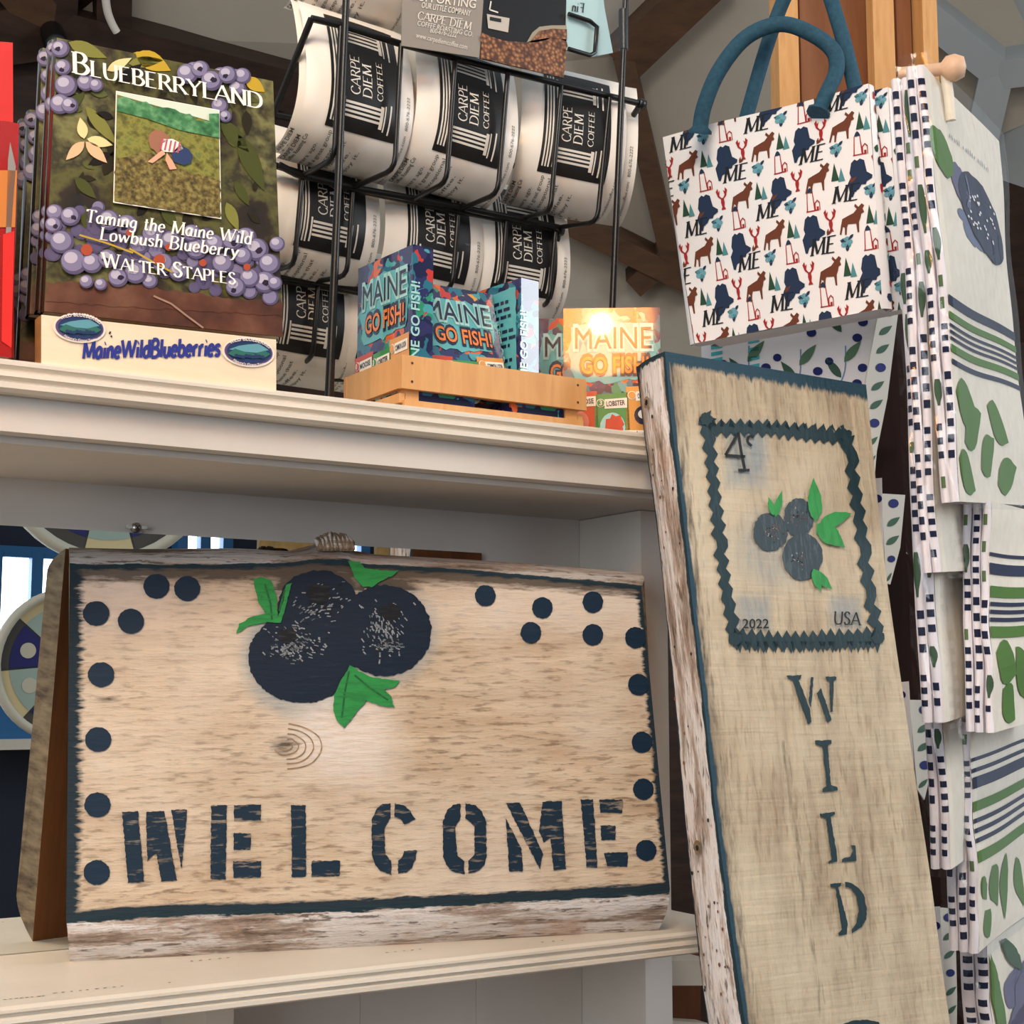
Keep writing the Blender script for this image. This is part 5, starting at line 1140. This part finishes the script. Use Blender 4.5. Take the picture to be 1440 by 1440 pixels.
# ---------------------------------------------------------------- folded tea towels hanging at the right
mottled('towel_cream', [(.3, 'e6ddcb'), (.7, 'efe8d9')], (1, 1, 1), .9, 60, 3, .1); flat('towel_edge', 'eeeaf0', .9, 0, 0, .2)
for n, c in (('tf_green', '5c8046'), ('tw_green', '5d7550'), ('tw_dgreen', '46604a'), ('tw_navy', '3b4358'), ('tw_navy2', '262c44'), ('tw_blue', '6f7a96'), ('tw_violet', '6a6a86')): flat(n, c, .9, 0, 0, .1)
th = V((sin(R(68)), cos(R(68)), 0)); tb = V((-cos(R(68)), sin(R(68)), 0))    # along the face to the right; from the face backwards
def towel(label, top, bot, dep, thick, width, pattern, slope=0., folds=3, sleeve=True, seed=0, shoulder=None):
    """front-left edge runs top -> bot (px) at forward depth dep; body is a folded cloth slab"""
    random.seed(seed); a, b = pD(*top, dep), pD(*bot, dep); H = (a - b).length; ev = (a - b).normalized(); 
    M = Matrix.Identity(4)
    for i, c in enumerate((th, ev, -tb)):
        for j in range(3): M[j][i] = c[j]
    M.translation = a; root = thing('tea_towel', label, 'towel', M, 'folded tea towels')
    at = lambda u, v, w=0: a + th * u - ev * v + tb * w            # u right, v down, w back
    drop = lambda u: slope * u + (.35 * max(0, u - .12) if slope else 0)
    wav = lambda u, v: .0016 * sin(7 * v / H + 4 * u / width + seed) + .0007 * sin(19 * v / H + seed * 2)
    mb = MB(); lt = thick / folds
    for k in range(folds):
        w0, w1 = k * lt + lt * .06, (k + 1) * lt - lt * .06
        def sheet(w): return lambda s, t: at(s * width, drop(s * width) + t * (H - drop(s * width)), w + wav(s * width, t * H) * (1 if k == 0 else .5))
        mb.grid(sheet(w0), 14, 30, 'towel_cream' if k == 0 else 'towel_edge'); mb.grid(sheet(w1), 6, 30, 'towel_edge')
        def edge(s, t):
            w = w0 + (w1 - w0) * s; v = t * H; z = wav(0, v) * (1 if k == 0 else .5)
            return at(-.0045 * sin(pi * s) + .0018 * sin(11 * t + k * 2 + seed), v, w + z)
        mb.grid(edge, 5, 40, 'towel_edge')
        # woven checks along the folded edge
        def patch(s0, s1, v0, v1, mt):
            n = max(1, int((v1 - v0) / .006)); mb.grid(lambda s, t: edge(s0 + (s1 - s0) * s, (v0 + (v1 - v0) * t) / H) - th * .0006, 4, n, mt)
        v = .012
        while v < H - .02:
            kind = random.random()
            if kind < .62:
                s0 = random.choice((.05, .12, .25)); big = random.uniform(.8, 1.25)
                for _ in range(random.randint(3, 6)):
                    if v > H - .014: break
                    patch(s0, s0 + .68, v, v + .0062 * big, 'tw_navy2'); v += .0124 * big
            elif kind < .85: patch(.3, .8, v, v + .01, 'tw_green'); v += .012
            else: 
                L = min(random.uniform(.018, .045), H - .006 - v); c0 = random.uniform(.3, .6); n = 6
                mb.grid(lambda s, t: edge(max(.03, min(.97, c0 + (s - .5) * (.25 + .6 * sin(pi * min(1, t + .1))))), (v + L * t) / H) - th * .0006, 4, n, 'tw_dgreen'); v += L
            v += random.uniform(.004, .016)
    F0 = lambda x, y, l=1: at(x * width, drop(x * width) + y * (H - drop(x * width)), lt * .06 + wav(x * width, y * H) - LAY * 1.4 * l)
    if pattern: pattern(mb, F0, H, width)
    mb.build('cloth', root, M)
    if sleeve:
        mb = MB(); e = .003; g = lambda u, v, w: at(u + random.uniform(-.001, .001), v + random.uniform(-.001, .001), w)
        mb.grid(lambda s, t: at(-e + s * (width + 2 * e), -.008 + drop(max(0, s * width)) * .9 + t * (H + .014 - drop(s * width) * .9), -e - .0015 + wav(s * width, t * H) + .0006 * sin(17 * t + 9 * s)), 16, 40, 'clear_plastic')
        mb.grid(lambda s, t: at(-e - .003 * sin(pi * s) - .0065 + .0015 * sin(30 * t + 5 * s), -.008 + t * (H + .014), -e + s * (thick + 2 * e)), 8, 40, 'clear_plastic')
        mb.build('plastic_sleeve', root, M)
    return root
def fine(poly_, n=10):
    return poly_
def pt_berry(mb, F, H, w):
    A = lambda q, m, l=2: art(mb, F, q, m, l)
    A(rag(circ(.1, .185, .13, .05, 24, rot=.15), .004, .03), 'tf_green'); A(rag(circ(.31, .235, .12, .045, 24, rot=.2), .004, .03), 'tw_violet', 2)
    A(rag(circ(.6, .275, .33, .085, 34, rot=.12), .004, .03), 'tw_navy', 3); A(circ(.3, .305, .06, .014, 16), 'tw_blue', 1); A(rag(circ(.5, .33, .2, .035, 20), .004, .03), 'tw_blue', 1)
    for k in range(34): A(circ(.6 + random.uniform(-.24, .24), .275 + random.uniform(-.05, .05), .013, .0035, 8), 'fabric_white', 4)
    line(mb, F, cat([(.36, .2), (.4, .24), (.36, .275)]), .012, 'tw_blue', 4)
    for k in range(20):
        x = .22 + k * .028 + random.uniform(-.004, .004)
        if k % 7 != 5: line(mb, F, [(x, .118 + random.uniform(0, .006)), (x + random.uniform(-.008, .008), .132)], .007, 'tw_blue', 2)
    stripes(mb, F, .53, ((.022, 'tw_navy'), (.016, None), (.016, 'tf_green'), (.011, None), (.007, 'tw_navy'), (.008, None), (.007, 'tw_navy'), (.008, None), (.007, 'tw_navy'), (.01, None), (.018, 'tf_green'), (.016, None), (.012, 'tw_navy')))
    for x, y, a, b, ww in ((.02, .75, .3, .8, .11), (.1, .86, .35, .78, .1), (.02, .9, .2, .97, .1), (.3, .92, .5, .84, .1), (.45, .76, .7, .84, .1), (.5, .95, .8, .9, .09)): A(rag(leaf(x, y, a, b, ww), .003, .03), 'tf_green', 2)
def stripes(mb, F, y0, rows):
    y = y0
    for h, m in rows:
        if m: mb.grid(lambda s, t: F(s, y + h * t + .004 * sin(6 * s), 2), 12, 1, m)
        y += h
def pt_stripe(mb, F, H, w):
    stripes(mb, F, .16, ((.016, 'tw_navy'), (.03, None), (.018, 'tw_navy'), (.02, None), (.05, 'tw_navy'), (.055, None), (.045, 'tf_green'), (.03, None), (.02, 'tw_navy'), (.022, None), (.02, 'tw_navy'), (.022, None), (.02, 'tw_navy'), (.035, None), (.05, 'tf_green')))
    for x0, y0, x1, y1, ww in ((.2, .66, .3, .86, .16), (.42, .64, .4, .95, .14), (.1, .84, .16, .97, .14), (.62, .7, .7, .95, .14), (.05, .68, .12, .8, .08)): art(mb, F, rag(leaf(x0, y0, x1, y1, ww), .004, .03), 'tf_green', 2)
def pt_leaf(mb, F, H, w):
    for k in range(16):
        x, y, t = random.uniform(.02, .75), random.uniform(.02, .85), random.uniform(.2, 2.2)
        art(mb, F, rag(leaf(x, y, x + .22 * cos(t), y + .14 * sin(t), .12), .004, .03), 'tw_green' if k % 3 else 'tw_dgreen', 2 + k % 3)
def pt_violet(mb, F, H, w):
    for k in range(9): art(mb, F, rag(circ(random.uniform(.2, .8), random.uniform(.25, .9), .16, .12, 20), .01, .04), 'tw_violet', 2 + k % 2)
    art(mb, F, rag(leaf(.02, .05, .2, .95, .14), .004, .03), 'tf_green', 4); art(mb, F, rag(leaf(.2, .02, .5, .3, .12), .004, .03), 'tw_dgreen', 5)
def pt_mid(mb, F, H, w):
    stripes(mb, F, .22, ((.016, 'tw_navy'), (.03, None), (.05, 'tw_navy'), (.05, None), (.05, 'tf_green'), (.02, None), (.018, 'tw_navy'), (.016, None), (.018, 'tw_navy'), (.016, None), (.018, 'tw_navy'), (.02, None), (.05, 'tf_green')))
    pt2 = ((.04, .66, .3, .76, .2), (.3, .64, .5, .9, .18), (.12, .82, .3, .97, .18), (.55, .68, .8, .8, .16))
    for x0, y0, x1, y1, ww in pt2: art(mb, F, rag(leaf(x0, y0, x1, y1, ww), .004, .03), 'tf_green', 2)
TK = 1 / 2080.
towel('front cream tea towel with a painted blueberry, in a clear sleeve at the top right', (1303, 90), (1398, 700), 1.30, .018, .3, pt_berry, .0, 2, True, 1)
towel('narrow folded tea towel with navy checks just left of the painted blueberry towel', (1281, 108), (1362, 800), 1.335, .018, .17, None, .0, 2, True, 2)
towel('folded tea towel edge farthest left in the upper towel row, in crinkled plastic', (1296, 364), (1352, 1010), 1.36, .021, .15, None, .0, 2, True, 3)
towel('folded tea towel squeezed between the painted blueberry towel and the checked one', (1320, 320), (1378, 694), 1.318, .0125, .2, None, .0, 2, False, 9)
towel('low package of green leaf tea towels nearest the dark post', (1316, 655), (1350, 1215), 1.41, .019, .13, None, .0, 2, True, 4)
towel('cream tea towel with leaves and loose folds below the painted blueberry towel', (1392, 705), (1396, 1028), 1.37, .026, .26, pt_mid, .0, 3, False, 5)
towel('striped cream tea towel in clear plastic with green leaves at the lower right', (1366, 1015), (1384, 1335), 1.44, .03, .26, pt_stripe, .0, 3, True, 6)
towel('lowest tea towel with violet berries and green leaves in the bottom right corner', (1392, 1330), (1402, 1560), 1.49, .03, .24, pt_violet, .0, 2, True, 7)
p = pD(1326, 95, 1.345); o = thing('wooden_peg', 'pale wooden peg holding up the painted blueberry towel', 'peg', p)
mb = MB(); mb.lathe(p + tb * .01, -tb + th * .35, [(.006, -.03), (.006, .008), (.011, .012), (.0125, .02), (.009, .028), (0, .03)], 'peg_wood', 16); mb.build('shaft', o)
mb = MB(); mb.tube([p + V((0, 0, -.004)) + th * .006, p + th * .012 - ZV * .02, p + th * .016 - ZV * .045], .005, 'towel_cream'); mb.build('cloth_loop', o)

# neighbouring unit low between the two signs
o = thing('side_shelf', 'white edged shelf with a white bracket low behind the stamp board', 'shelf', pD(980, 1400, 1.42))
P = plane_yaw(pD(950, 1390, 1.42), 0, 0)
mb = MB(); mb.prism([P.p(x, y) for x, y in ((929.5, 1351), (1010, 1351), (1010, 1386), (929.5, 1386))], (0, .16, 0), 'white_paint'); mb.build('shelf_board', o)
mb = MB(); mb.prism([P.p(x, y, -.004) for x, y in ((928, 1387), (932, 1400), (951, 1437), (1000, 1440), (1000, 1600), (928, 1600))], (0, .02, 0), 'white_paint'); mb.build('bracket', o)
mb = MB(); mb.prism([P.p(x, y, -.06) for x, y in ((925, 1340), (1040, 1340), (1040, 1700), (925, 1700))], (0, .02, 0), 'walnut_post'); mb.build('back_board', o)
